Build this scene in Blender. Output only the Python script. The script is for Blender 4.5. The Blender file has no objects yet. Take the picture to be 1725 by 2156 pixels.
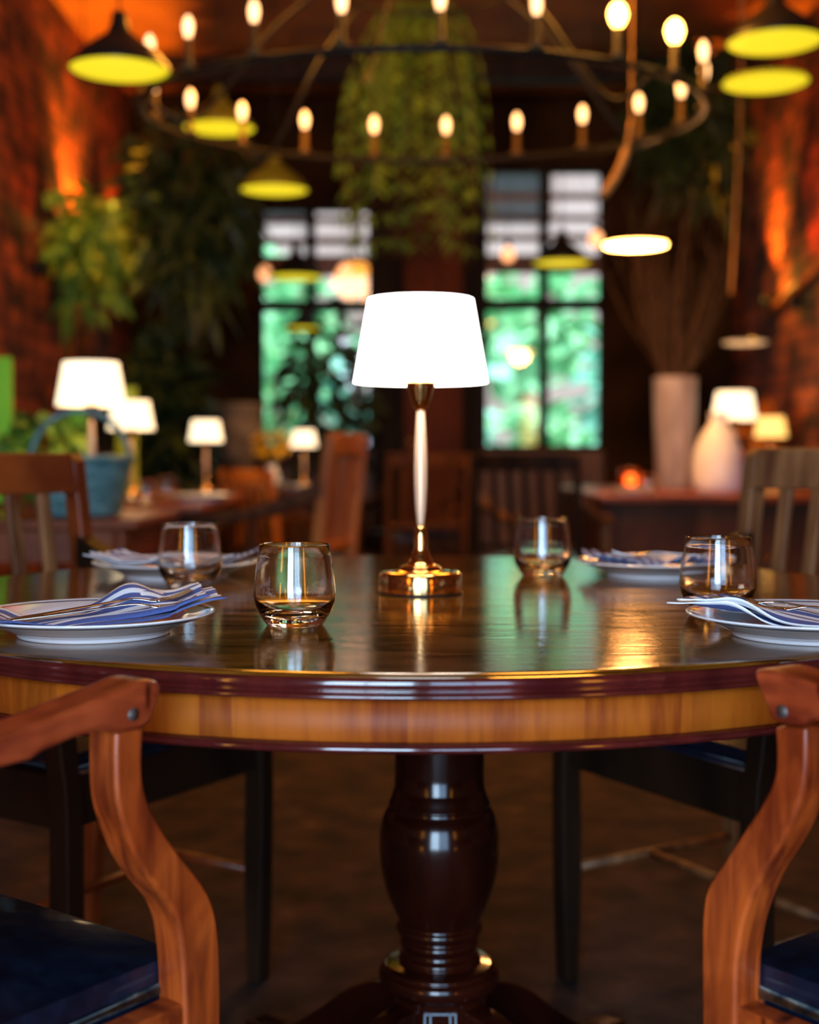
import bpy, bmesh, math, random
from mathutils import Vector, Matrix
PI = math.pi
random.seed(7)
C = bpy.context.scene.collection
# ---------------------------------------------------------------- camera, world, light, exposure
F, CX, CY, HC = 2800.0, 862.5, 1078.0, 0.954
PITCH = math.atan(123.0 / F)
cam_d = bpy.data.cameras.new('camera'); cam = bpy.data.objects.new('camera', cam_d); C.objects.link(cam)
cam.location = (0, 0, HC); cam.rotation_euler = (PI/2 - PITCH, 0, 0)
cam_d.sensor_fit = 'HORIZONTAL'; cam_d.sensor_width = 36; cam_d.lens = F/1725*36
cam_d.clip_start = 0.02; cam_d.clip_end = 100
cam_d.dof.use_dof = True; cam_d.dof.focus_distance = 1.40; cam_d.dof.aperture_fstop = 3.5
bpy.context.scene.camera = cam
vs = bpy.context.scene.view_settings
vs.view_transform = 'Standard'; vs.look = 'None'; vs.gamma = 1; vs.use_curve_mapping = False; vs.exposure = 0.0
w = bpy.data.worlds.new('sky'); bpy.context.scene.world = w; w.use_nodes = True
w.node_tree.nodes['Background'].inputs[0].default_value = (0.62, 0.86, 1.0, 1)
w.node_tree.nodes['Background'].inputs[1].default_value = 3.0

def area(name, loc, rot, sx, sy, col, power, spread=PI):
    l = bpy.data.lights.new(name, 'AREA'); l.shape = 'RECTANGLE'; l.size = sx; l.size_y = sy
    l.color = col; l.energy = power; l.spread = spread
    o = bpy.data.objects.new(name, l); C.objects.link(o); o.location = loc; o.rotation_euler = rot; return o
def point(name, loc, col, power, r=0.04):
    l = bpy.data.lights.new(name, 'POINT'); l.color = col; l.energy = power; l.shadow_soft_size = r
    o = bpy.data.objects.new(name, l); C.objects.link(o); o.location = loc; return o
def spot(name, loc, target, col, power, ang, r=0.04, blend=0.6):
    l = bpy.data.lights.new(name, 'SPOT'); l.color = col; l.energy = power; l.spot_size = ang; l.spot_blend = blend
    l.shadow_soft_size = r
    o = bpy.data.objects.new(name, l); C.objects.link(o); o.location = loc
    o.rotation_euler = (Vector(target) - Vector(loc)).to_track_quat('-Z', 'Y').to_euler(); return o
# daylight of the tall window behind the camera
area('daylight_glazed_door_left', (-0.58, -2.12, 1.42), (PI/2, 0, 0), 1.10, 2.7, (0.50, 0.73, 1.0), 205)
area('daylight_glazed_door_right', (0.58, -2.12, 1.42), (PI/2, 0, 0), 1.0, 2.7, (0.30, 0.55, 1.0), 50)
# sunlight over the garden behind the house
sl = bpy.data.lights.new('sun', 'SUN'); sl.energy = 4.2; sl.angle = 0.02; sl.color = (1, .97, .9)
so = bpy.data.objects.new('sun', sl); C.objects.link(so); so.rotation_euler = (math.radians(42), 0, math.radians(25)); so.location = (0, 11, 9)
# wall washers
WARM = (1.0, 0.30, 0.04)
spot('left_wall_washer', (-1.86, 7.9, 2.22), (-1.99, 7.95, 3.2), (1, .30, .02), 260, 1.5)
point('left_uplight_spill', (-1.80, 7.72, 2.24), (1, .62, .08), 10, .03)
point('right_uplight_spill', (2.15, 8.2, 2.0), (1, .50, .05), 5, .03)
spot('left_wall_washer_far', (-1.86, 9.0, 2.3), (-1.99, 9.0, 3.0), (1, .2, .02), 60, 1.1)
spot('left_wall_washer_near', (-1.86, 7.0, 2.0), (-1.99, 6.9, 3.0), (1, .12, .02), 8, 1.3)
spot('right_wall_washer', (2.14, 8.35, 1.98), (2.29, 8.4, 3.0), (1, .30, .02), 230, 1.3)
spot('right_wall_washer_near', (2.1, 7.6, 1.9), (2.29, 7.5, 2.6), (1, .10, .01), 45, 1.3)

# ---------------------------------------------------------------- projection helpers
FW = Vector((0, math.cos(PITCH), -math.sin(PITCH))); UP = Vector((0, math.sin(PITCH), math.cos(PITCH)))
CAM = Vector((0, 0, HC))
def ray(px, py): return Vector(((px-CX)/F, 0, 0)) + UP*(-(py-CY)/F) + FW
def at(px, py, Y): r = ray(px, py); return CAM + r*(Y/r.y)
def onz(px, py, z): r = ray(px, py); return CAM + r*((z-HC)/r.z)
def xat(px, Y): return (px-CX)/F*Y

# ---------------------------------------------------------------- materials
def mat(name, col, rough=.5, metal=0, emis=None, es=0, trans=0, ior=1.45, coat=0, spec=.5, sub=0):
    m = bpy.data.materials.new(name); m.use_nodes = True
    b = m.node_tree.nodes['Principled BSDF']
    b.inputs['Base Color'].default_value = (*col, 1); b.inputs['Roughness'].default_value = rough
    b.inputs['Metallic'].default_value = metal; b.inputs['Specular IOR Level'].default_value = spec
    b.inputs['Transmission Weight'].default_value = trans; b.inputs['IOR'].default_value = ior
    b.inputs['Coat Weight'].default_value = coat; b.inputs['Coat Roughness'].default_value = .05
    if emis: b.inputs['Emission Color'].default_value = (*emis, 1); b.inputs['Emission Strength'].default_value = es
    return m
def noise_mat(name, c1, c2, scale=(6, 6, 6), rough=.5, detail=4, bump=0, coat=0, lo=.35, hi=.65, rrange=None, dist=0, spec=.5, c3=None):
    m = mat(name, c1, rough, coat=coat, spec=spec); nt = m.node_tree; b = nt.nodes['Principled BSDF']
    tc = nt.nodes.new('ShaderNodeTexCoord'); mp = nt.nodes.new('ShaderNodeMapping'); mp.inputs['Scale'].default_value = scale
    n = nt.nodes.new('ShaderNodeTexNoise'); n.inputs['Scale'].default_value = 1; n.inputs['Detail'].default_value = detail
    n.inputs['Distortion'].default_value = dist
    r = nt.nodes.new('ShaderNodeValToRGB'); r.color_ramp.elements[0].position = lo; r.color_ramp.elements[1].position = hi
    r.color_ramp.elements[0].color = (*c1, 1); r.color_ramp.elements[1].color = (*c2, 1)
    if c3: e = r.color_ramp.elements.new(min(.99, hi+.12)); e.color = (*c3, 1)
    L = nt.links
    L.new(tc.outputs['Object'], mp.inputs[0]); L.new(mp.outputs[0], n.inputs['Vector']); L.new(n.outputs[0], r.inputs[0]); L.new(r.outputs[0], b.inputs['Base Color'])
    if bump:
        bp = nt.nodes.new('ShaderNodeBump'); bp.inputs['Strength'].default_value = bump; bp.inputs['Distance'].default_value = .01
        L.new(n.outputs[0], bp.inputs['Height']); L.new(bp.outputs[0], b.inputs['Normal'])
    if rrange:
        mr = nt.nodes.new('ShaderNodeMapRange'); mr.inputs[3].default_value = rrange[0]; mr.inputs[4].default_value = rrange[1]
        L.new(n.outputs[0], mr.inputs[0]); L.new(mr.outputs[0], b.inputs['Roughness'])
    return m
def brick_mat(name, c1, c2, cm, scale, rot=(0, 0, 0)):
    m = mat(name, c1, .85); nt = m.node_tree; b = nt.nodes['Principled BSDF']; L = nt.links
    tc = nt.nodes.new('ShaderNodeTexCoord'); sp = nt.nodes.new('ShaderNodeSeparateXYZ'); mp = nt.nodes.new('ShaderNodeCombineXYZ')
    br = nt.nodes.new('ShaderNodeTexBrick'); br.inputs['Scale'].default_value = scale
    br.inputs['Color1'].default_value = (*c1, 1); br.inputs['Color2'].default_value = (*c2, 1); br.inputs['Mortar'].default_value = (*cm, 1)
    n = nt.nodes.new('ShaderNodeTexNoise'); n.inputs['Scale'].default_value = 5; n.inputs['Detail'].default_value = 6
    mx = nt.nodes.new('ShaderNodeMix'); mx.data_type = 'RGBA'; mx.blend_type = 'MULTIPLY'; mx.inputs[0].default_value = .9
    L.new(tc.outputs['Object'], sp.inputs[0]); L.new(sp.outputs[1], mp.inputs[0]); L.new(sp.outputs[2], mp.inputs[1]); L.new(mp.outputs[0], br.inputs['Vector'])
    rr = nt.nodes.new('ShaderNodeValToRGB'); rr.color_ramp.elements[0].position = .4; rr.color_ramp.elements[1].position = .62
    L.new(tc.outputs['Object'], n.inputs['Vector']); L.new(n.outputs[0], rr.inputs[0])
    L.new(br.outputs[0], mx.inputs[6]); L.new(rr.outputs[0], mx.inputs[7]); L.new(mx.outputs[2], b.inputs['Base Color'])
    bp = nt.nodes.new('ShaderNodeBump'); bp.inputs['Strength'].default_value = .5; bp.inputs['Distance'].default_value = .02
    L.new(br.outputs[1], bp.inputs['Height']); bp.invert = True; L.new(bp.outputs[0], b.inputs['Normal'])
    return m
M = {}
M['top'] = noise_mat('varnished_tabletop', (.05, .019, .002), (.20, .072, .007), (7, 34, 20), .1, 7, bump=.045, spec=.36, rrange=(.07, .16), dist=.5)
M['top'].node_tree.nodes['Principled BSDF'].inputs['Specular Tint'].default_value = (1, .70, .34, 1)
M['lip'] = noise_mat('mahogany_moulding', (.040, .004, .004), (.085, .010, .008), (20, 20, 3), .12, 4, coat=.8)
M['column'] = noise_mat('mahogany_column', (.010, .0015, .0006), (.028, .004, .0015), (12, 12, 3), .16, 4, coat=.15)
def wood2(name, dark, lite, grain, rough=.36):
    m = mat(name, lite, rough, coat=.12); nt = m.node_tree; b = nt.nodes['Principled BSDF']; L = nt.links
    tc = nt.nodes.new('ShaderNodeTexCoord')
    def nz(sc, det, dist, p0, p1, c0, c1):
        mp = nt.nodes.new('ShaderNodeMapping'); mp.inputs['Scale'].default_value = sc; L.new(tc.outputs['Object'], mp.inputs[0])
        n = nt.nodes.new('ShaderNodeTexNoise'); n.inputs['Scale'].default_value = 1; n.inputs['Detail'].default_value = det; n.inputs['Distortion'].default_value = dist
        L.new(mp.outputs[0], n.inputs['Vector']); r = nt.nodes.new('ShaderNodeValToRGB'); e = r.color_ramp.elements
        e[0].position = p0; e[1].position = p1; e[0].color = (*c0, 1); e[1].color = (*c1, 1); L.new(n.outputs[0], r.inputs[0]); return n, r
    n1, r1 = nz(grain, 6, .8, .36, .62, dark, lite)
    n2, r2 = nz((7, 7, 7), 4, 1.2, .36, .60, (.62, .50, .50), (1, 1, 1))
    n3, r3 = nz((38, 38, 14), 2, 0, .27, .33, (.30, .22, .2), (1, 1, 1))
    m1 = nt.nodes.new('ShaderNodeMix'); m1.data_type = 'RGBA'; m1.blend_type = 'MULTIPLY'; m1.inputs[0].default_value = 1
    m2 = nt.nodes.new('ShaderNodeMix'); m2.data_type = 'RGBA'; m2.blend_type = 'MULTIPLY'; m2.inputs[0].default_value = 1
    L.new(r1.outputs[0], m1.inputs[6]); L.new(r2.outputs[0], m1.inputs[7]); L.new(m1.outputs[2], m2.inputs[6]); L.new(r3.outputs[0], m2.inputs[7]); L.new(m2.outputs[2], b.inputs['Base Color'])
    bp = nt.nodes.new('ShaderNodeBump'); bp.inputs['Strength'].default_value = .2; bp.inputs['Distance'].default_value = .002
    L.new(n1.outputs[0], bp.inputs['Height']); L.new(bp.outputs[0], b.inputs['Normal'])
    mr = nt.nodes.new('ShaderNodeMapRange'); mr.inputs[3].default_value = rough-.1; mr.inputs[4].default_value = rough+.12; L.new(n2.outputs[0], mr.inputs[0]); L.new(mr.outputs[0], b.inputs['Roughness'])
    return m
M['chairwood'] = wood2('oiled_teak', (.20, .030, .005), (.44, .080, .010), (14, 60, 60))
M['chairgrain'] = wood2('oiled_teak_along', (.19, .028, .005), (.46, .082, .010), (70, 42, 7))
M['armgrain'] = wood2('reddish_teak_arm', (.15, .018, .006), (.36, .058, .014), (60, 9, 42), .30)
M['oldwood'] = noise_mat('worn_wood', (.10, .032, .010), (.32, .14, .05), (25, 25, 3), .5, 6, bump=.1)
M['redwood'] = noise_mat('red_wood', (.13, .022, .005), (.27, .058, .010), (6, 22, 8), .35, 6, bump=.08)
M['darkwood'] = noise_mat('dark_wood', (.012, .006, .003), (.030, .013, .006), (10, 10, 3), .55, 4, spec=.15)
M['midwood'] = noise_mat('brown_wood', (.045, .013, .003), (.11, .034, .008), (8, 20, 3), .5, 5, spec=.25)
M['orangewood'] = noise_mat('orange_wood', (.30, .07, .008), (.50, .15, .02), (8, 8, 3), .4, 5)
M['leather'] = noise_mat('navy_leather', (.002, .004, .011), (.005, .010, .024), (40, 40, 40), .3, 5, bump=.15, coat=.25)
M['piping'] = noise_mat('worn_teal_piping', (.02, .05, .07), (.22, .26, .24), (60, 60, 60), .5, 5, bump=.3)
M['brass'] = mat('polished_brass', (.78, .47, .18), .10, 1)
M['satin'] = noise_mat('satin_brass', (.75, .48, .30), (.85, .56, .36), (80, 80, 5), .42, 3)
M['satin'].node_tree.nodes['Principled BSDF'].inputs['Metallic'].default_value = .35
M['shade'] = mat('lit_lampshade', (.9, .85, .78), .8, emis=(1, .95, .90), es=4.5)
M['shade_far'] = mat('lit_lampshade_far', (.9, .85, .7), .8, emis=(1, .80, .50), es=1.9)
M['shade_amber'] = mat('lit_amber_shade', (.9, .75, .4), .8, emis=(1, .55, .12), es=1.6)
M['glass'] = mat('clear_glass', (1, 1, 1), .0, trans=1, ior=1.56)
M['steel'] = mat('polished_steel', (.72, .68, .66), .13, 1)
M['plug'] = mat('screw_head', (.10, .08, .07), .5, .5)
M['iron'] = mat('black_iron', (.012, .010, .008), .5, .6)
M['enamel'] = mat('black_enamel', (.010, .010, .008), .35)
M['olive'] = mat('olive_enamel', (.10, .10, .012), .4)
M['ydiff'] = mat('yellow_diffuser', (.8, .7, .05), .6, emis=(.90, .72, .015), es=1.0)
M['wdiff'] = mat('hot_white_diffuser', (.9, .8, .7), .6, emis=(1, .46, .10), es=45)
M['pdiff'] = mat('cream_diffuser', (.8, .7, .55), .6, emis=(1, .55, .25), es=.7)
M['bulb'] = mat('warm_bulb', (1, .8, .5), .5, emis=(1, .50, .20), es=3.6)
M['bulbhot'] = mat('hot_bulb', (1, .8, .5), .5, emis=(1, .50, .08), es=24)
M['smallbulb'] = mat('small_bulb', (1, .8, .5), .5, emis=(1, .40, .16), es=1.8)
M['candle'] = mat('candle_sleeve', (.10, .055, .015), .6)
M['flame'] = mat('candle_glow', (1, .8, .5), .5, emis=(1, .5, .2), es=5)
M['carpet'] = noise_mat('mottled_carpet', (.010, .005, .003), (.060, .030, .020), (9, 9, 9), .95, 7, bump=.4, c3=(.12, .075, .06))
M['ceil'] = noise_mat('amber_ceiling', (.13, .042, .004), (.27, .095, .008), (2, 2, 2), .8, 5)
M['plaster'] = noise_mat('dark_plaster', (.012, .005, .001), (.036, .015, .003), (2, 2, 2), .9, 5, spec=.1)
M['brickL'] = brick_mat('red_brick_wall', (.42, .09, .02), (.22, .04, .012), (.06, .02, .01), 2.2, (0, PI/2, 0))
M['door'] = noise_mat('red_brown_door', (.04, .008, .002), (.12, .022, .003), (6, 6, 2), .6, 5, spec=.15)
M['wframe'] = noise_mat('dark_window_wood', (.006, .003, .0015), (.018, .009, .003), (8, 8, 3), .65, 4, spec=.12)
M['wpanel'] = noise_mat('brown_window_panel', (.09, .032, .006), (.15, .055, .01), (8, 8, 2), .5, 4)
M['wicker'] = noise_mat('teal_wicker', (.05, .15, .16), (.16, .34, .35), (20, 20, 60), .6, 4, bump=.3)
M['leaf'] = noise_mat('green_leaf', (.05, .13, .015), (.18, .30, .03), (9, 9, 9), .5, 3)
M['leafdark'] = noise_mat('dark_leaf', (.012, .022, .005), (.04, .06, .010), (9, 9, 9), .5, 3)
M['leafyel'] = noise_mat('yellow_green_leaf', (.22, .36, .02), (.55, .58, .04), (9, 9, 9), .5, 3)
M['leafteal'] = noise_mat('garden_leaf', (.12, .50, .36), (.45, .85, .66), (3, 3, 3), .6, 4)
M['leafgrn'] = noise_mat('fresh_garden_leaf', (.15, .50, .22), (.45, .88, .50), (3, 3, 3), .6, 4)
M['autumn'] = noise_mat('orange_leaf', (.45, .10, .01), (.70, .22, .02), (9, 9, 9), .5, 3)
M['terra'] = noise_mat('terracotta', (.18, .07, .03), (.28, .11, .05), (9, 9, 9), .7, 3)
M['vase'] = noise_mat('streaked_white_vase', (.24, .20, .20), (.48, .42, .41), (9, 9, 3), .5, 5)
M['vasewhite'] = noise_mat('white_ceramic', (.72, .72, .76), (.85, .85, .88), (5, 5, 5), .3, 3)
M['lime'] = noise_mat('lime_panel', (.20, .60, .01), (.30, .74, .02), (2, 2, 3), .6, 3)
M['limey'] = noise_mat('yellow_lime_panel', (.35, .50, .01), (.45, .62, .03), (2, 2, 3), .6, 3)
M['twig'] = mat('dry_twig', (.07, .035, .015), .8)
M['rope'] = noise_mat('hemp_rope', (.30, .14, .03), (.45, .22, .05), (60, 60, 60), .8, 3)
M['facade'] = noise_mat('pink_grey_render', (.34, .24, .22), (.44, .33, .31), (1, 1, 1), .9, 3)
M['paving'] = noise_mat('pale_paving', (.45, .48, .5), (.6, .62, .62), (2, 2, 2), .9, 3)
M['slat'] = noise_mat('brown_blind_slat', (.14, .05, .018), (.20, .08, .03), (6, 6, 30), .6, 3)
M['stone'] = noise_mat('weathered_stone', (.10, .07, .04), (.24, .18, .11), (9, 9, 9), .9, 6, bump=.5)

def pane_mat():
    m = bpy.data.materials.new('window_glass'); m.use_nodes = True; nt = m.node_tree
    for n in list(nt.nodes): nt.nodes.remove(n)
    o = nt.nodes.new('ShaderNodeOutputMaterial'); t = nt.nodes.new('ShaderNodeBsdfTransparent'); g = nt.nodes.new('ShaderNodeBsdfGlossy')
    g.inputs['Roughness'].default_value = .02; mx = nt.nodes.new('ShaderNodeMixShader'); mx.inputs[0].default_value = .045
    nt.links.new(t.outputs[0], mx.inputs[1]); nt.links.new(g.outputs[0], mx.inputs[2]); nt.links.new(mx.outputs[0], o.inputs[0]); return m
M['pane'] = pane_mat()
def plate_mat():
    m = mat('glazed_plate', (.86, .86, .88), .12, coat=.4); nt = m.node_tree; b = nt.nodes['Principled BSDF']; L = nt.links
    tc = nt.nodes.new('ShaderNodeTexCoord'); s = nt.nodes.new('ShaderNodeSeparateXYZ'); c = nt.nodes.new('ShaderNodeCombineXYZ')
    ln = nt.nodes.new('ShaderNodeVectorMath'); ln.operation = 'LENGTH'; r = nt.nodes.new('ShaderNodeValToRGB'); r.color_ramp.interpolation = 'CONSTANT'
    mu = nt.nodes.new('ShaderNodeMath'); mu.operation = 'MULTIPLY'; mu.inputs[1].default_value = 5
    L.new(tc.outputs['Object'], s.inputs[0]); L.new(s.outputs[0], c.inputs[0]); L.new(s.outputs[1], c.inputs[1]); L.new(c.outputs[0], ln.inputs[0])
    L.new(ln.outputs['Value'], mu.inputs[0]); L.new(mu.outputs[0], r.inputs[0])
    e = r.color_ramp.elements; e[0].position = 0; e[0].color = (.86, .84, .86, 1); e[1].position = .595; e[1].color = (.01, .10, .16, 1)
    n = e.new(.618); n.color = (.86, .86, .88, 1)
    L.new(r.outputs[0], b.inputs['Base Color']); return m
M['plate'] = plate_mat()
def napkin_mat(name, dots=False):
    m = mat(name, (.8, .8, .9), .85); nt = m.node_tree; b = nt.nodes['Principled BSDF']; L = nt.links
    uv = nt.nodes.new('ShaderNodeTexCoord'); s = nt.nodes.new('ShaderNodeSeparateXYZ'); L.new(uv.outputs['UV'], s.inputs[0])
    fr = nt.nodes.new('ShaderNodeMath'); fr.operation = 'FRACT'; L.new(s.outputs[1], fr.inputs[0])
    r = nt.nodes.new('ShaderNodeValToRGB'); r.color_ramp.interpolation = 'CONSTANT'; e = r.color_ramp.elements
    e[0].position = 0; e[0].color = (.08, .12, .34, 1); e[1].position = .56; e[1].color = (.90, .91, .93, 1)
    if dots:
        v = nt.nodes.new('ShaderNodeTexVoronoi'); v.inputs['Scale'].default_value = 1.6; v.inputs['Randomness'].default_value = .25
        L.new(uv.outputs['UV'], v.inputs['Vector']); L.new(v.outputs['Distance'], r.inputs[0])
        e[0].color = (.80, .82, .88, 1); e[1].position = .30; e[1].color = (.14, .18, .38, 1)
    else: L.new(fr.outputs[0], r.inputs[0])
    n = nt.nodes.new('ShaderNodeTexNoise'); n.inputs['Scale'].default_value = 700; L.new(uv.outputs['Object'], n.inputs['Vector'])
    mx = nt.nodes.new('ShaderNodeMix'); mx.data_type = 'RGBA'; mx.blend_type = 'OVERLAY'; mx.inputs[0].default_value = .5
    L.new(r.outputs[0], mx.inputs[6]); L.new(n.outputs[0], mx.inputs[7]); L.new(mx.outputs[2], b.inputs['Base Color'])
    bp = nt.nodes.new('ShaderNodeBump'); bp.inputs['Strength'].default_value = .25; bp.inputs['Distance'].default_value = .001
    L.new(n.outputs[0], bp.inputs['Height']); L.new(bp.outputs[0], b.inputs['Normal']); return m
M['napkin'] = napkin_mat('striped_linen'); M['napdots'] = napkin_mat('dotted_linen', True)
def veneer_mat():
    m = mat('crossbanded_veneer', (.35, .1, .02), .5, spec=.25); nt = m.node_tree; b = nt.nodes['Principled BSDF']; L = nt.links
    tc = nt.nodes.new('ShaderNodeTexCoord'); s = nt.nodes.new('ShaderNodeSeparateXYZ'); L.new(tc.outputs['Object'], s.inputs[0])
    at2 = nt.nodes.new('ShaderNodeMath'); at2.operation = 'ARCTAN2'; L.new(s.outputs[1], at2.inputs[0]); L.new(s.outputs[0], at2.inputs[1])
    def nz(k, sn, det):
        mu = nt.nodes.new('ShaderNodeMath'); mu.operation = 'MULTIPLY'; mu.inputs[1].default_value = k; L.new(at2.outputs[0], mu.inputs[0])
        src = mu
        if sn:
            src = nt.nodes.new('ShaderNodeMath'); src.operation = 'FLOOR'; L.new(mu.outputs[0], src.inputs[0])
        c = nt.nodes.new('ShaderNodeCombineXYZ'); L.new(src.outputs[0], c.inputs[0])
        if sn:
            n = nt.nodes.new('ShaderNodeTexWhiteNoise'); n.noise_dimensions = '3D'; L.new(c.outputs[0], n.inputs[0]); return n.outputs[0]
        mz = nt.nodes.new('ShaderNodeMath'); mz.operation = 'MULTIPLY'; mz.inputs[1].default_value = 12; L.new(s.outputs[2], mz.inputs[0]); L.new(mz.outputs[0], c.inputs[2])
        n = nt.nodes.new('ShaderNodeTexNoise'); n.inputs['Scale'].default_value = 1; n.inputs['Detail'].default_value = det; L.new(c.outputs[0], n.inputs['Vector']); return n.outputs[0]
    a1 = nz(22, True, 0); a2 = nz(90, False, 3)
    ad = nt.nodes.new('ShaderNodeMath'); ad.operation = 'MULTIPLY_ADD'; ad.inputs[1].default_value = .55; L.new(a1, ad.inputs[0]); L.new(a2, ad.inputs[2])
    r = nt.nodes.new('ShaderNodeValToRGB'); e = r.color_ramp.elements; e[0].position = .3; e[0].color = (.13, .016, .001, 1); e[1].position = 1.1 if False else 1.0; e[1].color = (.34, .078, .004, 1)
    L.new(ad.outputs[0], r.inputs[0]); L.new(r.outputs[0], b.inputs['Base Color']); return m
M['veneer'] = veneer_mat()

# ---------------------------------------------------------------- mesh helpers
def obj(name, bm, m, parent=None, smooth=True, bevel=0, loc=None, subsurf=0, seg=2):
    bmesh.ops.recalc_face_normals(bm, faces=bm.faces)
    me = bpy.data.meshes.new(name); bm.to_mesh(me); bm.free()
    if isinstance(m, (list, tuple)):
        for k in m: me.materials.append(k)
    else: me.materials.append(m)
    for p in me.polygons: p.use_smooth = smooth
    o = bpy.data.objects.new(name, me); C.objects.link(o)
    if parent: o.parent = parent
    if loc: o.location = loc
    if bevel:
        b = o.modifiers.new('bevel', 'BEVEL'); b.width = bevel; b.segments = seg; b.limit_method = 'ANGLE'; b.angle_limit = .6
        try: o.modifiers.new('wn', 'WEIGHTED_NORMAL')
        except Exception: pass
    if subsurf: s = o.modifiers.new('sub', 'SUBSURF'); s.levels = subsurf; s.render_levels = subsurf
    return o
def tag(o, label, cat, group=None, kind=None):
    o['label'] = label; o['category'] = cat
    if group: o['group'] = group
    if kind: o['kind'] = kind
    return o
def struct(o): o['kind'] = 'structure'; return o
def thing(name, label, cat, loc=(0, 0, 0), rz=0, group=None, sc=1):
    o = bpy.data.objects.new(name, None); C.objects.link(o); o.empty_display_size = .05
    o.location = loc; o.rotation_euler = (0, 0, rz); o.scale = (sc, sc, sc); return tag(o, label, cat, group)
def dup(root, loc=None, rz=None, label=None, sc=None, group=None):
    def cp(o, par):
        c = o.copy(); C.objects.link(c); c.parent = par
        for ch in [x for x in o.children]: cp(ch, c)
        return c
    r = cp(root, None)
    if loc is not None: r.location = loc
    if rz is not None: r.rotation_euler = (0, 0, rz)
    if sc: r.scale = (sc, sc, sc)
    if label: r['label'] = label
    if group: r['group'] = group
    return r
def box(bm, x0, x1, y0, y1, z0, z1, mtx=None):
    v = [bm.verts.new((x, y, z)) for x in (x0, x1) for y in (y0, y1) for z in (z0, z1)]
    for f in ((0, 1, 3, 2), (4, 6, 7, 5), (0, 4, 5, 1), (2, 3, 7, 6), (0, 2, 6, 4), (1, 5, 7, 3)): bm.faces.new([v[i] for i in f])
    if mtx: bmesh.ops.transform(bm, matrix=mtx, verts=v)
    return bm
def mbox(*a, **k): return box(bmesh.new(), *a, **k)
def lathe(prof, seg=48, bm=None, sx=1, sy=1, loc=(0, 0, 0)):
    bm = bm or bmesh.new(); rings = []
    for r, z in prof:
        if r < 1e-6: rings.append([bm.verts.new((loc[0], loc[1], loc[2]+z))])
        else: rings.append([bm.verts.new((loc[0]+r*sx*math.cos(2*PI*i/seg), loc[1]+r*sy*math.sin(2*PI*i/seg), loc[2]+z)) for i in range(seg)])
    for a, b in zip(rings, rings[1:]):
        for i in range(seg):
            j = (i+1) % seg
            if len(a) == 1 and len(b) == 1: continue
            if len(a) == 1: bm.faces.new((a[0], b[i], b[j]))
            elif len(b) == 1: bm.faces.new((a[i], a[j], b[0]))
            else: bm.faces.new((a[i], a[j], b[j], b[i]))
    return bm
def tube(pts, r, seg=8, bm=None, closed=False):
    bm = bm or bmesh.new(); pts = [Vector(p) for p in pts]; n = len(pts); rings = []
    rs = r if isinstance(r, (list, tuple)) else [r]*n
    prev = None
    for i, p in enumerate(pts):
        a = pts[(i-1) % n] if (closed or i) else p; b = pts[(i+1) % n] if (closed or i < n-1) else p
        t = (b-a).normalized()
        if prev is None:
            ref = Vector((0, 0, 1)) if abs(t.z) < .9 else Vector((1, 0, 0)); u = t.cross(ref).normalized()
        else: u = (prev - t*prev.dot(t)).normalized()
        prev = u; v = t.cross(u)
        rings.append([bm.verts.new(p + u*rs[i]*math.cos(2*PI*k/seg) + v*rs[i]*math.sin(2*PI*k/seg)) for k in range(seg)])
    m = n if closed else n-1
    for i in range(m):
        a, b = rings[i], rings[(i+1) % n]
        for k in range(seg): bm.faces.new((a[k], a[(k+1) % seg], b[(k+1) % seg], b[k]))
    if not closed: bm.faces.new(rings[0]); bm.faces.new(rings[-1][::-1])
    return bm
def prism_yz(poly, x0, x1, bm=None):
    bm = bm or bmesh.new()
    a = [bm.verts.new((x0, y, z)) for y, z in poly]; b = [bm.verts.new((x1, y, z)) for y, z in poly]
    n = len(poly); fa = bm.faces.new(a); fb = bm.faces.new(b[::-1])
    for i in range(n): bm.faces.new((a[i], a[(i+1) % n], b[(i+1) % n], b[i]))
    return bm
def smoothpoly(pts, k=4):
    """Catmull-Rom through an open list"""
    out = []; n = len(pts)
    for i in range(n-1):
        p0 = pts[max(i-1, 0)]; p1 = pts[i]; p2 = pts[i+1]; p3 = pts[min(i+2, n-1)]
        for j in range(k):
            t = j/k
            out.append(tuple(.5*((2*p1[c]) + (-p0[c]+p2[c])*t + (2*p0[c]-5*p1[c]+4*p2[c]-p3[c])*t*t + (-p0[c]+3*p1[c]-3*p2[c]+p3[c])*t**3) for c in range(len(p1))))
    out.append(tuple(pts[-1])); return out

# ---------------------------------------------------------------- the room
XL, XR, YB, YF, ZC = -2.0, 2.3, 9.5, -2.0, 3.5
struct(obj('floor', mbox(XL-.2, XR+.2, YF-.2, YB+.2, -.1, 0), M['carpet'], smooth=False))
struct(obj('ceiling', mbox(XL-.2, XR+.2, YF-.2, YB+.2, ZC, ZC+.15), M['ceil'], smooth=False))
struct(obj('wall_left', mbox(XL-.2, XL, YF-.2, YB+.2, 0, ZC), M['brickL'], smooth=False))
struct(obj('wall_right', mbox(XR, XR+.2, YF-.2, YB+.2, 0, ZC), M['brickL'], smooth=False))
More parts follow.
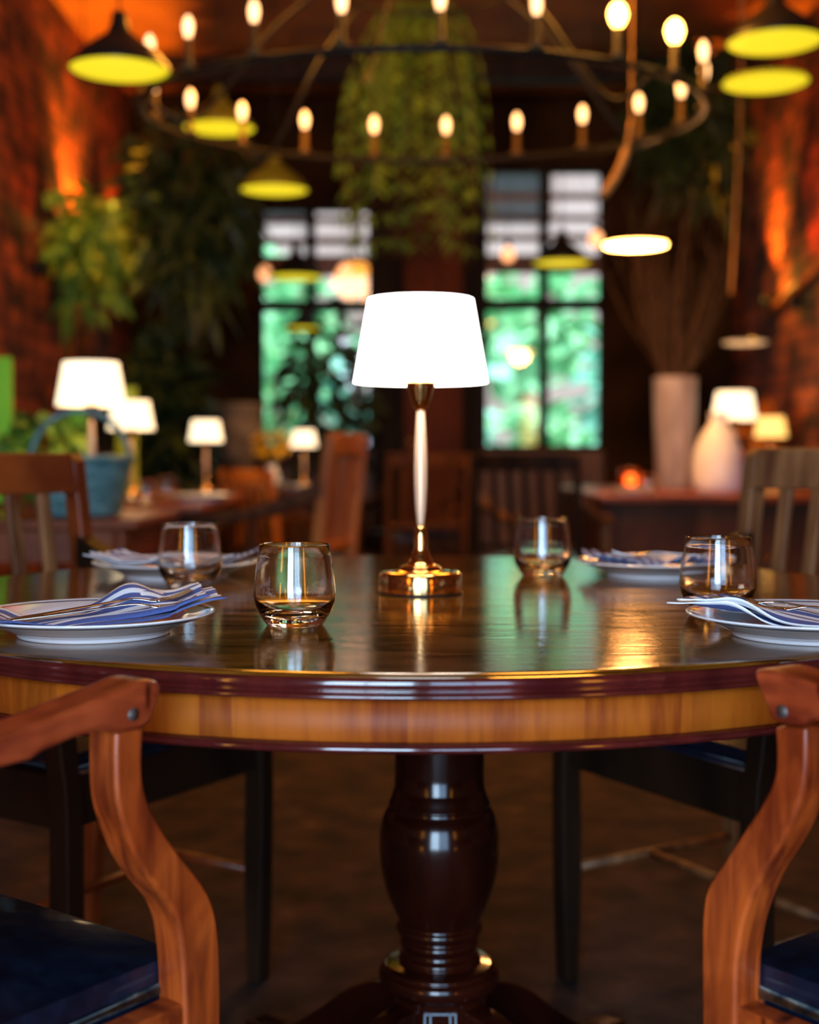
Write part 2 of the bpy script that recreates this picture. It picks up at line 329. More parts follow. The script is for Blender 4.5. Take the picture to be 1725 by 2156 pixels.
# back wall openings (px measured at the wall)
WL = (xat(545, YB), xat(786, YB), .98, at(660, 432, YB).z)
WR = (xat(1015, YB), xat(1272, YB), .98, at(1140, 352, YB).z)
DR = (xat(836, YB), xat(990, YB), 0, at(900, 425, YB).z)
bm = bmesh.new(); zt = max(WL[3], WR[3])
xs = [XL, WL[0], WL[1], DR[0], DR[1], WR[0], WR[1], XR]
for a, b in ((0, 1), (2, 3), (4, 5), (6, 7)): box(bm, xs[a], xs[b], YB, YB+.2, 0, ZC)
for W_ in (WL, WR):
    box(bm, W_[0], W_[1], YB, YB+.2, W_[3], ZC)
box(bm, DR[0], DR[1], YB, YB+.2, DR[3], ZC)
struct(obj('wall_back', bm, M['plaster'], smooth=False))
# front wall behind the camera with its wide glazed doors
bm = bmesh.new()
box(bm, XL, -1.18, YF-.2, YF, 0, ZC); box(bm, 1.14, XR, YF-.2, YF, 0, ZC); box(bm, -1.18, 1.14, YF-.2, YF, 2.82, ZC); box(bm, -.03, .08, YF-.2, YF, 0, 2.82)
struct(obj('wall_front', bm, M['plaster'], smooth=False))
for n_, x0, x1 in ((2, -1.18, -.03), (3, .08, 1.14)):
    bm = bmesh.new()
    for a, b, c, d in ((x0, x0+.04, 0, 2.82), (x1-.04, x1, 0, 2.82), (x0+.04, x1-.04, 0, .06), (x0+.04, x1-.04, 2.78, 2.82), ((x0+x1)/2-.012, (x0+x1)/2+.012, .06, 2.78), (x0+.04, x1-.04, 2.05, 2.08), (x0+.04, x1-.04, .55, .57)): box(bm, a, b, YF-.06, YF-.02, c, d)
    d_ = struct(obj('door_%d' % n_, bm, M['wframe'], smooth=False))
    obj('pane', mbox(x0+.04, x1-.04, YF-.075, YF-.07, .06, 2.78), M['pane'], d_, smooth=False)
for x_, y_, lb in ((-1.70, -.75, 'unseen amber lamp column added by the left wall behind the camera'), (1.85, -1.5, 'unseen amber lamp column added by the right wall behind the camera')):  # unseen lamps, added to streak the tumblers with orange reflections
    t = thing('added_amber_lamp', lb, 'lamp', (x_, y_, 0), 0, 'added amber lamp columns')
    obj('base', lathe([(0, 0), (.16, 0), (.16, .03), (0, .03)], 32), M['darkwood'], t)
    obj('lamp_shade', lathe([(.001, .03), (.11, .03), (.12, .2), (.12, 1.75), (.11, 1.85), (.001, 1.85)], 32), mat('amber_glow', (.9, .5, .1), .7, emis=(1, .36, .03), es=7), t)
def window(n, W_, mull, transom_z, blind_z, blinds):
    x0, x1, z0, z1 = W_; fw = .035
    o = struct(obj('window_%d' % n, (lambda b: (box(b, x0, x0+fw, YB+.02, YB+.1, z0, z1), box(b, x1-fw, x1, YB+.02, YB+.1, z0, z1),
        box(b, x0+fw, x1-fw, YB+.02, YB+.1, z0, z0+fw), box(b, x0+fw, x1-fw, YB+.02, YB+.1, z1-fw, z1),
        box(b, mull-.035, mull+.035, YB+.015, YB+.1, z0+fw, z1-fw), box(b, x0+fw, x1-fw, YB+.01, YB+.105, transom_z-.04, transom_z+.04), b)[-1])(bmesh.new()), M['wframe'], smooth=False))
    obj('pane', mbox(x0+fw, x1-fw, YB+.055, YB+.06, z0+fw, z1-fw), M['pane'], o, smooth=False)
    obj('lower_panel', (lambda b: (box(b, x0, x1, YB+.02, YB+.12, 0, z0), box(b, x0+.1, (x0+x1)/2-.05, YB+.0, YB+.03, .2, z0-.12), box(b, (x0+x1)/2+.05, x1-.1, YB+.0, YB+.03, .2, z0-.12), b)[-1])(bmesh.new()), M['wpanel'], o, smooth=False, bevel=.008)
    bb = bmesh.new()
    for zz in blinds:
        box(bb, x0+fw, x1-fw, YB+.075, YB+.095, zz[0], zz[1])
    obj('blind_slats', bb, M['slat'], o, smooth=False)
zz = lambda y: at(900, y, YB).z
window(1, WL, xat(655, YB), zz(643), 0, [(zz(466), zz(452)), (zz(512), zz(496)), (zz(578), zz(534))])
window(2, WR, xat(1145, YB), zz(640), 0, [(zz(416), zz(402)), (zz(461), zz(449)), (zz(504), zz(490)), (zz(572), zz(533))])
bm = bmesh.new(); x0, x1, z0, z1 = DR
box(bm, x0+.05, x1-.05, YB+.05, YB+.09, 0, z1-.06)
for a, b in ((.15, .75), (.9, 1.45), (1.6, 2.25), (2.35, z1-.15)):
    if b > a: box(bm, x0+.12, x1-.12, YB+.035, YB+.06, a, b)
d1 = struct(obj('door_1', bm, M['door'], smooth=False, bevel=.01))
obj('door_handle', lathe([(0, 0), (.018, 0), (.024, .02), (.012, .04), (0, .04)], 16, loc=(x0+.09, YB+.03, 1.02)), M['brass'], d1)
bm = bmesh.new(); box(bm, x0, x0+.05, YB-.03, YB+.1, 0, z1); box(bm, x1-.05, x1, YB-.03, YB+.1, 0, z1); box(bm, x0+.05, x1-.05, YB-.03, YB+.1, z1-.06, z1)
struct(obj('trim_1', bm, M['wframe'], smooth=False))
for s, (a, b) in (('left', (786, 834)), ('right', (988, 1014))):
    struct(obj('trim_2' if s == 'left' else 'trim_3', mbox(xat(a, YB), xat(b, YB), YB-.07, YB-.031, 0, ZC), M['wframe'], smooth=False, bevel=.01))
for k, yy in enumerate((3.2, 5.0, 6.8, 8.6)):
    struct(obj('trim_%d' % (k+4), mbox(XL, XR, yy, yy+.14, ZC-.16, ZC), M['darkwood'], smooth=False, bevel=.01))
for s, (a, b, c, d) in (('left', (XL, XL+.02, YF, YB)), ('right', (XR-.02, XR, YF, YB))):
    struct(obj('baseboard_'+s, mbox(a, b, c, d, 0, .14), M['darkwood'], smooth=False))
# ---------------------------------------------------------------- garden
gr = struct(obj('garden_ground', mbox(-9, 9, YB+.2, 22, -.12, -.02), M['paving'], smooth=False))
fb = thing('neighbouring_building', 'pinkish grey rendered house wall seen through the upper window panes', 'building', (0, 17, -.02))
obj('wall', mbox(-8, 8, 0, 1, 0, 8), M['facade'], fb, smooth=False)
for k in range(4):
    f_ = obj('window', mbox(-5+3*k, -4.2+3*k, -.04, 0, 3.9, 5.2), M['wframe'], fb, smooth=False)
    obj('pane', mbox(-4.93+3*k, -4.27+3*k, -.05, -.04, 3.97, 5.13), M['pane'], f_, smooth=False)

def leaf(bm, p, d, L, wd, roll=0, droop=.25):
    d = d.normalized(); ref = Vector((0, 0, 1)) if abs(d.z) < .95 else Vector((1, 0, 0))
    s = d.cross(ref).normalized(); n = s.cross(d)
    s2 = s*math.cos(roll)+n*math.sin(roll); n2 = s2.cross(d)
    a = bm.verts.new(p); m1 = bm.verts.new(p+d*L*.5+n2*L*.05); t = bm.verts.new(p+d*L-Vector((0, 0, L*droop)))
    l1 = bm.verts.new(p+d*L*.28+s2*wd*.42); l2 = bm.verts.new(p+d*L*.66+s2*wd*.40-Vector((0, 0, L*droop*.4)))
    r1 = bm.verts.new(p+d*L*.28-s2*wd*.42); r2 = bm.verts.new(p+d*L*.66-s2*wd*.40-Vector((0, 0, L*droop*.4)))
    for f in ((a, l1, m1), (l1, l2, m1), (l2, t, m1), (a, m1, r1), (r1, m1, r2), (r2, m1, t)): bm.faces.new(f)
def rdir(up=.2):
    v = Vector((random.gauss(0, 1), random.gauss(0, 1), random.gauss(0, 1)*.8+up)); return v.normalized()
def leafcloud(n, c, rad, L, wd, bm=None, shell=.5, droop=.3, up=.2):
    bm = bm or bmesh.new(); c = Vector(c)
    for i in range(n):
        v = rdir(0); k = shell+(1-shell)*random.random()
        p = c+Vector((v.x*rad[0]*k, v.y*rad[1]*k, v.z*rad[2]*k))
        q = random.uniform(.7, 1.3)
        leaf(bm, p, (rdir(up)+v*.6), L*q, wd*q, random.uniform(-1, 1), droop)
    return bm
shrubs = [(-2.2, 12.4, 1.5, 'leafteal', 'bluish green garden shrub left of the left hand window'), (-1.35, 13.2, 1.9, 'leafgrn', 'fresh green garden shrub behind the left hand window, left of its centre'),
          (-.45, 12.3, 1.35, 'leafteal', 'bluish green garden shrub seen through the right half of the left window'), (.45, 13.3, 1.6, 'leafteal', 'bluish green garden shrub in left half of the right hand window'),
          (1.25, 12.2, 1.15, 'leafgrn', 'low fresh green garden shrub in the middle of the right hand window'), (2.1, 13.2, 1.75, 'leafteal', 'tall bluish green garden shrub at right half of the right window')]
for x, y, h, m_, lb in shrubs:
    t = thing('garden_shrub', lb, 'shrub', (x, y, -.02), 0, 'garden shrubs beyond the windows')
    obj('foliage', leafcloud(200, (0, 0, h*.72), (.42, .35, h*.66), .28, .18, shell=.3), M[m_], t, smooth=False)
    obj('trunk', tube([(0, 0, 0), (.03, 0, h*.5), (0, .02, h*.9)], [.05, .04, .02]), M['twig'], t)
for x, y, m_, lb in ((-1.6, 14.6, 'leafgrn', 'leafy garden tree behind the left window shrubs'), (1.2, 14.8, 'leafgrn', 'leafy garden tree behind the right window shrubs')):
    t = thing('garden_tree', lb, 'tree', (x, y, -.02), 0, 'garden trees')
    obj('foliage', leafcloud(330, (0, 0, 2.35), (1.1, .5, .75), .34, .24, shell=.2), M[m_], t, smooth=False)
    obj('trunk', tube([(0, 0, 0), (.05, 0, 1.5), (0, .02, 2.3)], [.09, .07, .03]), M['twig'], t)

# ---------------------------------------------------------------- round pedestal table
TX, TY, TZ, TR = .012, 1.851, .76, .706
tb = thing('pedestal_table', 'large round glossy dark wood table on a turned mahogany pedestal', 'table', (TX, TY, 0))
obj('tabletop', lathe([(0, TZ-.014), (TR-.035, TZ-.014), (TR-.012, TZ-.006), (TR-.006, TZ-.0015), (TR-.008, TZ), (TR-.03, TZ), (0, TZ)], 160), M['top'], tb)
obj('edge_moulding', lathe([(TR-.06, TZ-.022), (TR-.010, TZ-.0218), (TR-.001, TZ-.0205), (TR+.0015, TZ-.0182), (TR-.0002, TZ-.0158), (TR-.005, TZ-.0148), (TR-.0056, TZ-.0138), (TR-.0030, TZ-.0115), (TR-.0022, TZ-.007), (TR-.0030, TZ-.003), (TR-.0060, TZ-.0012), (TR-.0085, TZ-.003), (TR-.03, TZ-.013)], 160), M['lip'], tb)
obj('apron', lathe([(TR-.04, TZ-.060), (TR-.012, TZ-.060), (TR-.010, TZ-.058), (TR-.010, TZ-.0222), (TR-.04, TZ-.0222)], 160), M['veneer'], tb)
obj('bead', lathe([(TR-.04, TZ-.070), (TR-.012, TZ-.070), (TR-.006, TZ-.0685), (TR-.0035, TZ-.0655), (TR-.005, TZ-.0625), (TR-.009, TZ-.0602), (TR-.04, TZ-.0602)], 160), M['lip'], tb)
bm = bmesh.new(); box(bm, -.45, .45, -.045, -.005, TZ-.062, TZ-.016); box(bm, -.16, .20, -.16, .16, TZ-.062, TZ-.016)
obj('bearer', bm, M['darkwood'], tb, smooth=False, bevel=.004)
cx = .042-TX
col = [(0, .70), (.063, .70), (.0628, .51), (.0640, .485), (.070, .468), (.0715, .464), (.0705, .461), (.0785, .447), (.0835, .425), (.0845, .405), (.083, .380), (.0775, .350), (.0690, .325), (.0600, .305), (.0565, .296), (.0600, .292), (.0610, .288), (.0600, .283), (.0530, .280), (.0515, .276), (.0550, .272), (.0560, .268), (.0545, .264), (.0505, .261), (.0510, .254), (.056, .249), (.0570, .245), (.0560, .241), (.066, .239), (.0775, .2365), (.0790, .233), (.0790, .231), (.0835, .228), (.0855, .222), (.0850, .214), (.081, .208), (.072, .204), (.0680, .196), (.0680, .085), (.060, .07), (0, .07)]
oc = obj('column', lathe(smoothpoly(col[1:16], 3)[::1] and [col[0]]+smoothpoly(col[1:39], 2)+col[39:], 64, loc=(cx, 0, 0)), M['column'], tb)
for k in range(4):
    a = PI/4+k*PI/2
    prof = smoothpoly([(.055, .19), (.10, .185), (.17, .155), (.25, .095), (.33, .045), (.42, .030)], 4)
    low = smoothpoly([(.42, .012), (.33, .016), (.24, .050), (.16, .095), (.10, .11), (.055, .105)], 4)
    b = prism_yz(prof+low, -.022, .022)
    bmesh.ops.transform(b, matrix=Matrix.Translation((cx, 0, 0)) @ Matrix.Rotation(a, 4, 'Z'), verts=b.verts)
    lg = obj('leg', b, M['column'], tb, bevel=.006, smooth=False)
    b = lathe([(0, 0), (.012, .003), (.014, .012), (.010, .02), (0, .02)], 16, loc=(cx-.41*math.sin(a), .41*math.cos(a), 0))
    obj('castor', b, M['brass'], lg)
b = bmesh.new()
for x in (-.021, -.0135, .0135, .021): box(b, cx+x-.0012, cx+x+.0012, -.0690, -.060, .075, .190)
box(b, cx-.021, cx+.021, -.0690, -.060, .188, .1905)
obj('inlay', b, mat('pale_inlay', (.22, .26, .30), .4), tb, smooth=False)

# ---------------------------------------------------------------- chairs
def plane_sz(px, py, P0, f):
    r = ray(px, py); # intersect vertical plane through P0 along f
    n = Vector((f[1], -f[0], 0)); t = n.dot(Vector((P0[0], P0[1], 0))-Vector((0, 0, 0)))/n.dot(r)
    q = CAM+r*t; return ((q.x-P0[0])*f[0]+(q.y-P0[1])*f[1], q.z)
SLATX = 6
def make_chair(name, label, loc, rz, front_poly, arm_poly, wood, frame, group=None, sc=1, tracedside=1, plug=None, hw=.25, seatz=.475, slatm=None, cush=None):
    t = thing(name, label, 'chair', loc, rz, group, sc)
    cush = cush or M['leather']
    b = mbox(-hw+.036, hw-.036, -.20, .20, seatz-.012, seatz+.032)
    bmesh.ops.subdivide_edges(b, edges=b.edges, cuts=8, use_grid_fill=True)
    for v in b.verts:
        if v.co.z > seatz+.02:
            q = max(0, 1-(v.co.x/(hw-.03))**4)*max(0, 1-(v.co.y/.21)**4); v.co.z += .016*q-.006
    st = obj('seat', b, cush, t, bevel=.014, seg=4)
    pth = [(-hw+.034, -.2, seatz+.002), (-hw+.034, .205, seatz+.002), (hw-.034, .205, seatz+.002), (hw-.034, -.2, seatz+.002)]
    obj('piping', tube(pth, .0065, 8, closed=True), M['piping'] if plug else M['leather'], st)
    b = bmesh.new()
    box(b, hw-.030, hw-.004, -.2, .185, seatz-.085, seatz-.004); box(b, -hw+.004, -hw+.030, -.2, .185, seatz-.085, seatz-.004)
    box(b, -hw+.030, hw-.030, .176, .204, seatz-.085, seatz-.004); box(b, -hw+.030, hw-.030, -.215, -.19, seatz-.085, seatz-.004)
    obj('seat_rail', b, frame if plug else M['darkwood'], t, smooth=False, bevel=.003)
    for s in (-1, 1):
        xa, xb = (hw-.036, hw) if s > 0 else (-hw, -hw+.036)
        obj('leg', prism_yz(front_poly, xa, xb), wood, t, smooth=False, bevel=.0045, seg=3)
        ar = obj('arm', prism_yz(arm_poly, xa-.006 if s > 0 else xa-.004, xb+.004 if s > 0 else xb+.006), M['armgrain'] if plug else wood, t, smooth=False, bevel=.009, seg=4)
        if plug and s == tracedside:
            xo = (xb+.004) if s > 0 else xa-.004
            bb = tube([(xo-.002*s, plug[0], plug[1]), (xo+.0012*s, plug[0], plug[1])], .0055, 14)
            obj('screw_plug', bb, M['plug'], ar)
        # back post = rear leg running up
        poly = [(-.26, 0), (-.22, 0), (-.195, .25), (-.19, seatz), (-.20, .60), (-.245, .94), (-.262, .955), (-.280, .94), (-.242, .60), (-.232, seatz), (-.235, .25)]
        obj('back_post', prism_yz(poly, xa+.002, xb-.002), frame, t, smooth=False, bevel=.004)
        obj('stretcher', tube([(s*(hw-.018), -.21, .2), (s*(hw-.018), .20, .2)], .009), frame, t)
    obj('stretcher', tube([(-hw+.018, 0, .2), (hw-.018, 0, .2)], .009), frame, t)
    # crest rail, gently bowed
    b = bmesh.new(); N = 12; V = []
    for i in range(N+1):
        u = -1+2*i/N; x = u*(hw-.034); bow = .02*(1-u*u)
        V.append([b.verts.new((x, y-bow, z)) for y, z in ((-.232, .878), (-.247, .955), (-.272, .955), (-.262, .878))])
    for i in range(N):
        for k in range(4): b.faces.new((V[i][k], V[i][(k+1) % 4], V[i+1][(k+1) % 4], V[i+1][k]))
    b.faces.new(V[0]); b.faces.new(V[-1][::-1])
    obj('top_rail', b, frame, t, smooth=False, bevel=.005)
    obj('back_rail', mbox(-hw+.034, hw-.034, -.222, -.200, .535, .565), frame, t, smooth=False, bevel=.004)
    for i in range(SLATX-1):
        x = -hw+.034 + (2*hw-.068)*(i+1)/SLATX
        u = x/(hw-.034); bow = .02*(1-u*u)
        poly = [(-.204, .56), (-.238-bow, .885), (-.252-bow, .885), (-.218, .56)]
        obj('slat', prism_yz(poly, x-.014, x+.014), slatm or frame, t, smooth=False, bevel=.003)
    return t
PHI = math.radians(36)
# left armchair: right arm traced
P0 = (-.23, 1.10); f = (math.sin(PHI), math.cos(PHI)); r_ = (math.cos(PHI), -math.sin(PHI)); off = .086-.20
org = (P0[0]+off*f[0]-.25*r_[0], P0[1]+off*f[1]-.25*r_[1], 0)
def loc_(px, py, P, fv, o): s, z = plane_sz(px, py, P, fv); return (s-o, z)
Lb = [(246, 1540), (245, 1600), (249, 1690), (268, 1758), (293, 1817), (325, 1864), (356, 1902), (376, 1946), (384, 1995), (388, 2040), (390, 2090), (392, 2156)]
Rb = [(467, 2156), (467, 2079), (464, 1985), (456, 1924), (438, 1876), (410, 1836), (366, 1779), (330, 1722), (309, 1669), (302, 1607), (306, 1530)]
back = smoothpoly([loc_(x, y, P0, f, off) for x, y in Lb], 3); fr = smoothpoly([loc_(x, y, P0, f, off) for x, y in Rb], 3)
legp = back+[(back[-1][0]+.002, .25), (back[-1][0]-.004, 0), (back[-1][0]+.034, 0), (fr[0][0]-.002, .25)]+fr
arml = [loc_(x, y, P0, f, off) for x, y in [(0, 1616), (88, 1583), (154, 1554), (205, 1540), (247, 1546), (308, 1528), (330, 1478), (337, 1450), (332, 1436), (318, 1430), (291, 1434), (264, 1446), (176, 1482), (88, 1518), (0, 1552)]]
bot = arml[:4]; rest = arml[4:]
armp = smoothpoly([(-.235, arml[0][1]+.010)]+bot, 3)+smoothpoly(rest, 3)+[(-.235, arml[-1][1]+.012)]
plug = loc_(273, 1503, P0, f, off)
ch1 = make_chair('armchair', 'reddish wood armchair with navy leather seat at the lower left, in front of the table', org, -PHI, legp, armp, M['chairgrain'], M['chairwood'], 'teak armchairs around the round table', plug=plug)
# right armchair: left arm traced
P0b = (.298, 1.12); fb_ = (-math.sin(PHI), math.cos(PHI)); rb_ = (math.cos(PHI), math.sin(PHI)); offb = .045-.20
orgb = (P0b[0]+offb*fb_[0]+.25*rb_[0], P0b[1]+offb*fb_[1]+.25*rb_[1], 0)
Rt = [(1698, 1530), (1698, 1590), (1693, 1650), (1675, 1718), (1643, 1783), (1604, 1845), (1582, 1894), (1564, 1946), (1552, 2013), (1549, 2070), (1549, 2156)]
Lt = [(1476, 2156), (1475, 2040), (1476, 1935), (1487, 1872), (1520, 1819), (1560, 1757), (1600, 1697), (1626, 1643), (1632, 1590), (1629, 1530)]
back2 = smoothpoly([loc_(x, y, P0b, fb_, offb) for x, y in Rt], 3); fr2 = smoothpoly([loc_(x, y, P0b, fb_, offb) for x, y in Lt], 3)
legp2 = back2+[(back2[-1][0]+.002, .25), (back2[-1][0]-.004, 0), (back2[-1][0]+.034, 0), (fr2[0][0]-.002, .25)]+fr2
aa = [loc_(x, y, P0b, fb_, offb) for x, y in [(1725, 1517), (1692, 1530), (1630, 1516), (1612, 1468), (1597, 1430), (1595, 1414), (1604, 1408), (1636, 1410), (1680, 1424), (1725, 1442)]]
arm2 = smoothpoly([(-.235, .700), (-.12, .708), (.02, .728)]+aa[:3], 3)+smoothpoly(aa[3:]+[(.02, .751), (-.10, .742), (-.235, .738)], 3)
plug2 = loc_(1655, 1497, P0b, fb_, offb)
ch2 = make_chair('armchair', 'reddish wood armchair with navy leather seat at the lower right, in front of the table', orgb, PHI, legp2, arm2, M['chairgrain'], M['chairwood'], 'teak armchairs around the round table', plug=plug2, tracedside=-1)
# slat-back chairs on the far side of the table and around the room (arms slope under the table top)
legf = smoothpoly([(.175, .68), (.155, .60), (.165, .50), (.175, .42), (.172, .2), (.178, 0)], 3)+smoothpoly([(.205, 0), (.213, .2), (.215, .42), (.205, .50), (.195, .60), (.205, .655)], 3)
armf = smoothpoly([(-.236, .735), (-.12, .700), (.05, .650), (.17, .630)], 3)+smoothpoly([(.225, .640), (.230, .655), (.20, .672), (.05, .690), (-.12, .745), (-.236, .795)], 3)
fa = Vector((.85, -.527)); a1 = math.atan2(-fa.x, fa.y)
ra = Vector((math.cos(a1), math.sin(a1)))           # local +x in world
post = Vector((-.635, 2.60)); o3 = post+fa*.235+ra*.235   # its local left post (x=-hw)
ch3 = make_chair('slat_back_chair', 'brown slat-back wooden chair beyond the table at the left, in front of the teal basket', (o3.x, o3.y, 0), a1, legf, armf, M['darkwood'], M['redwood'], 'slat-back chairs', slatm=M['oldwood'])
fa = Vector((-.86, -.51)); a2 = math.atan2(-fa.x, fa.y); ra = Vector((math.cos(a2), math.sin(a2)))
post = Vector((.655, 2.60)); o4 = post+fa*.235-ra*.235
ch4 = make_chair('slat_back_chair', 'weathered grey-brown slat-back chair beyond the table at the right', (o4.x, o4.y, 0), a2, legf, armf, M['darkwood'], M['oldwood'], 'slat-back chairs', sc=1.01)
for nm, lb, x, y, a, s, src in (
    ('slat_back_chair', 'orange-brown slat-back chair behind and left of the big table lamp, taller of the two there', -.52, 5.25, math.radians(78), 1.08, 'o'),
    ('slat_back_chair', 'orange-brown slat-back chair standing at the small table in front of the left window', -.62, 6.65, math.radians(-50), .92, 'o'),
    ('slat_back_chair', 'dark slat-back chair under the right hand window, seen from behind', .60, 5.9, math.radians(-25), 1.0, 'd'),
    ('slat_back_chair', 'brown slat-back chair in front of the red-brown door', .02, 7.7, math.radians(20), 1.0, 'b')):
    fm = {'o': M['orangewood'], 'd': M['darkwood'], 'b': M['midwood']}[src]
    make_chair(nm, lb, (x, y, 0), a, legf, armf, {'o': M['midwood'], 'd': M['oldwood'], 'b': M['midwood']}[src], fm, 'slat-back chairs', sc=s)

# ---------------------------------------------------------------- table lamps
def make_lamp(name, label, loc, sc=1, shade='shade', group=None, power=0, warm=(1, .8, .55)):
    t = thing(name, label, 'lamp', loc, 0, group, sc)
    obj('base', lathe([(0, 0), (.0545, 0), (.0572, .002), (.0575, .004), (.0575, .0255), (.056, .0285), (.0525, .0305), (.045, .0315), (.030, .0322), (.0285, .034), (.0282, .037), (.0265, .0385), (.0215, .0395), (.0165, .0435), (.0135, .050), (.0118, .058), (.0105, .060), (.0105, .062), (.0098, .068), (.0105, .074), (.0098, .080), (.0078, .088), (.0052, .094), (0, .094)], 96), M['brass'], t)
    obj('foot_ring', lathe([(.0545, -.0), (.0582, .0002), (.0585, .002), (.0575, .0028)], 64), M['enamel'], t)
    obj('stem', lathe([(0, .093), (.0046, .093), (.0052, .098), (.0075, .118), (.0092, .150), (.0094, .175), (.0085, .205), (.0068, .235), (.0058, .252), (.0058, .256), (0, .256)], 32), M['satin'], t)
    obj('cup', lathe([(0, .254), (.0085, .254), (.0105, .257), (.0135, .268), (.0185, .284), (.0205, .291), (.0205, .293), (.0, .293)], 48), M['brass'], t)
    obj('lamp_shade', lathe([(.0925, .291), (.0935, .2915), (.0935, .293), (.0735, .4065), (.072, .4075), (.070, .4075), (.0715, .405), (.0915, .2935), (.0905, .291), (.0925, .291)], 64), M[shade], t)
    obj('shade_frame', tube([(-.073, 0, .407), (0, 0, .40), (.073, 0, .407)], .0012, 6), M['brass'], t)
    obj('bulb', lathe([(0, .30), (.012, .30), (.022, .325), (.020, .345), (0, .36)], 16), M['bulb'] if power else M['pdiff'], t)
    return t
LX, LY = xat(886, 1.84), 1.845
lamp = make_lamp('table_lamp', 'brass table lamp with a glowing white shade in the middle of the round table', (LX, LY, TZ), power=1)
point('table_lamp_glow', (LX, LY, TZ+.385), (1, .78, .5), 2.2, .02)
far = [('brass table lamp with lit white shade behind the teal basket', (xat(194, 4.32), 4.32), 1.2, 'shade_far'),
       ('small lit table lamp just right of and behind the basket', (xat(277, 5.4), 5.4), 1.0, 'shade_far'),
       ('small lit table lamp alone on the dark table left of the windows', (xat(434, 6.3), 6.3), .86, 'shade_far'),
       ('lit white table lamp on the right sideboard behind the round white vase', (xat(1545, 7.45), 7.45), 1.32, 'shade_far'),
       ('amber lit table lamp at the right end of the sideboard, beside the brick wall', (xat(1622, 7.75), 7.75), 1.0, 'shade_amber'),
       ('lit table lamp low in front of the left window, on the small table', (xat(640, 7.55), 7.55), .8, 'shade_far')]
for lb, (x, y), s, sh in far:
    point('table_lamp_glow', (x, y-.0, TZ+.37*s), (1, .62, .3), 2.5, .02)
    make_lamp('table_lamp', lb, (x, y, TZ), s, sh, 'lit table lamps around the room')

# ---------------------------------------------------------------- tumblers
def tumbler_bm():
    out = [(0, .0035), (.020, .0030), (.0280, .0004), (.0300, .0), (.0322, .0015), (.0370, .0085), (.0425, .0180), (.0455, .0265), (.0466, .0340), (.0464, .0400), (.0456, .050), (.0438, .0640), (.0416, .0780), (.0398, .0905)]
    inn = [(.0395, .0918), (.0388, .0920), (.0384, .0910), (.0403, .0780), (.0425, .0640), (.0442, .050), (.0448, .0400), (.0444, .0330), (.0425, .0265), (.0370, .0195), (.0270, .0150), (.0140, .0134), (0, .0130)]
    return lathe(smoothpoly(out[1:], 2), 72, bmesh.new()) if False else lathe([out[0]]+smoothpoly(out[1:], 3)+inn[:3]+smoothpoly(inn[3:], 3), 96)
tg = 'stemless tumblers on the round table'
g1 = obj('tumbler', tumbler_bm(), M['glass'])
g1.location = (xat(620, 1.50), 1.50, TZ); tag(g1, 'clear stemless tumbler nearest the camera, left of the brass lamp', 'glass', tg)
for (px, Y, lb) in ((399, 1.935, 'clear tumbler standing in front of the far left plate'), (1143, 2.11, 'clear tumbler to the right of the brass lamp, farthest of the four'), (1514, 1.63, 'clear tumbler behind the near right plate')):
    dup(g1, (xat(px, Y), Y, TZ), 0, lb)

# ---------------------------------------------------------------- plates, napkins, cutlery
def plate_bm():
    up = [(0, .0075), (.055, .0075), (.078, .0085), (.088, .0125), (.098, .0180), (.112, .0215), (.124, .0240), (.1275, .0252)]
    lo = [(.1290, .0248), (.1292, .0236), (.1270, .0222), (.115, .0178), (.100, .0125), (.086, .0065), (.0815, .0045), (.0805, .0010), (.0790, .0), (.0755, .0), (.0745, .003), (0, .0035)]
    return lathe([up[0]]+smoothpoly(up[1:], 3)+smoothpoly(lo, 3)[:-1]+[lo[-1]], 112)
p1 = obj('dinner_plate', plate_bm(), M['plate']); PN = (xat(195, 1.425), 1.425)
p1.location = (*PN, TZ); tag(p1, 'white dinner plate with teal rim line, near left, holding striped napkin', 'plate', 'dinner plates on the round table')
PFL, PFR, PNR = (xat(368, 2.10), 2.10), (xat(1385, 2.12), 2.12), (xat(1708, 1.41), 1.41)
dup(p1, (*PFL, TZ), 0, 'white dinner plate at the far left of the round table'); dup(p1, (*PFR, TZ), 0, 'white dinner plate at the far right, under the spotted blue napkin')
dup(p1, (*PNR, TZ), 0, 'white dinner plate with teal rim line, near right, cut by the photo edge')
def psurf(r):   # plate top height
    pts = [(0, .0075), (.055, .0075), (.078, .0085), (.088, .0125), (.098, .0180), (.112, .0215), (.129, .0252)]
    if r >= .129: return .0252
    for (a, b), (c, d) in zip(pts, pts[1:]):
        if r <= c: return b+(d-b)*(r-a)/(c-a)
    return .0252
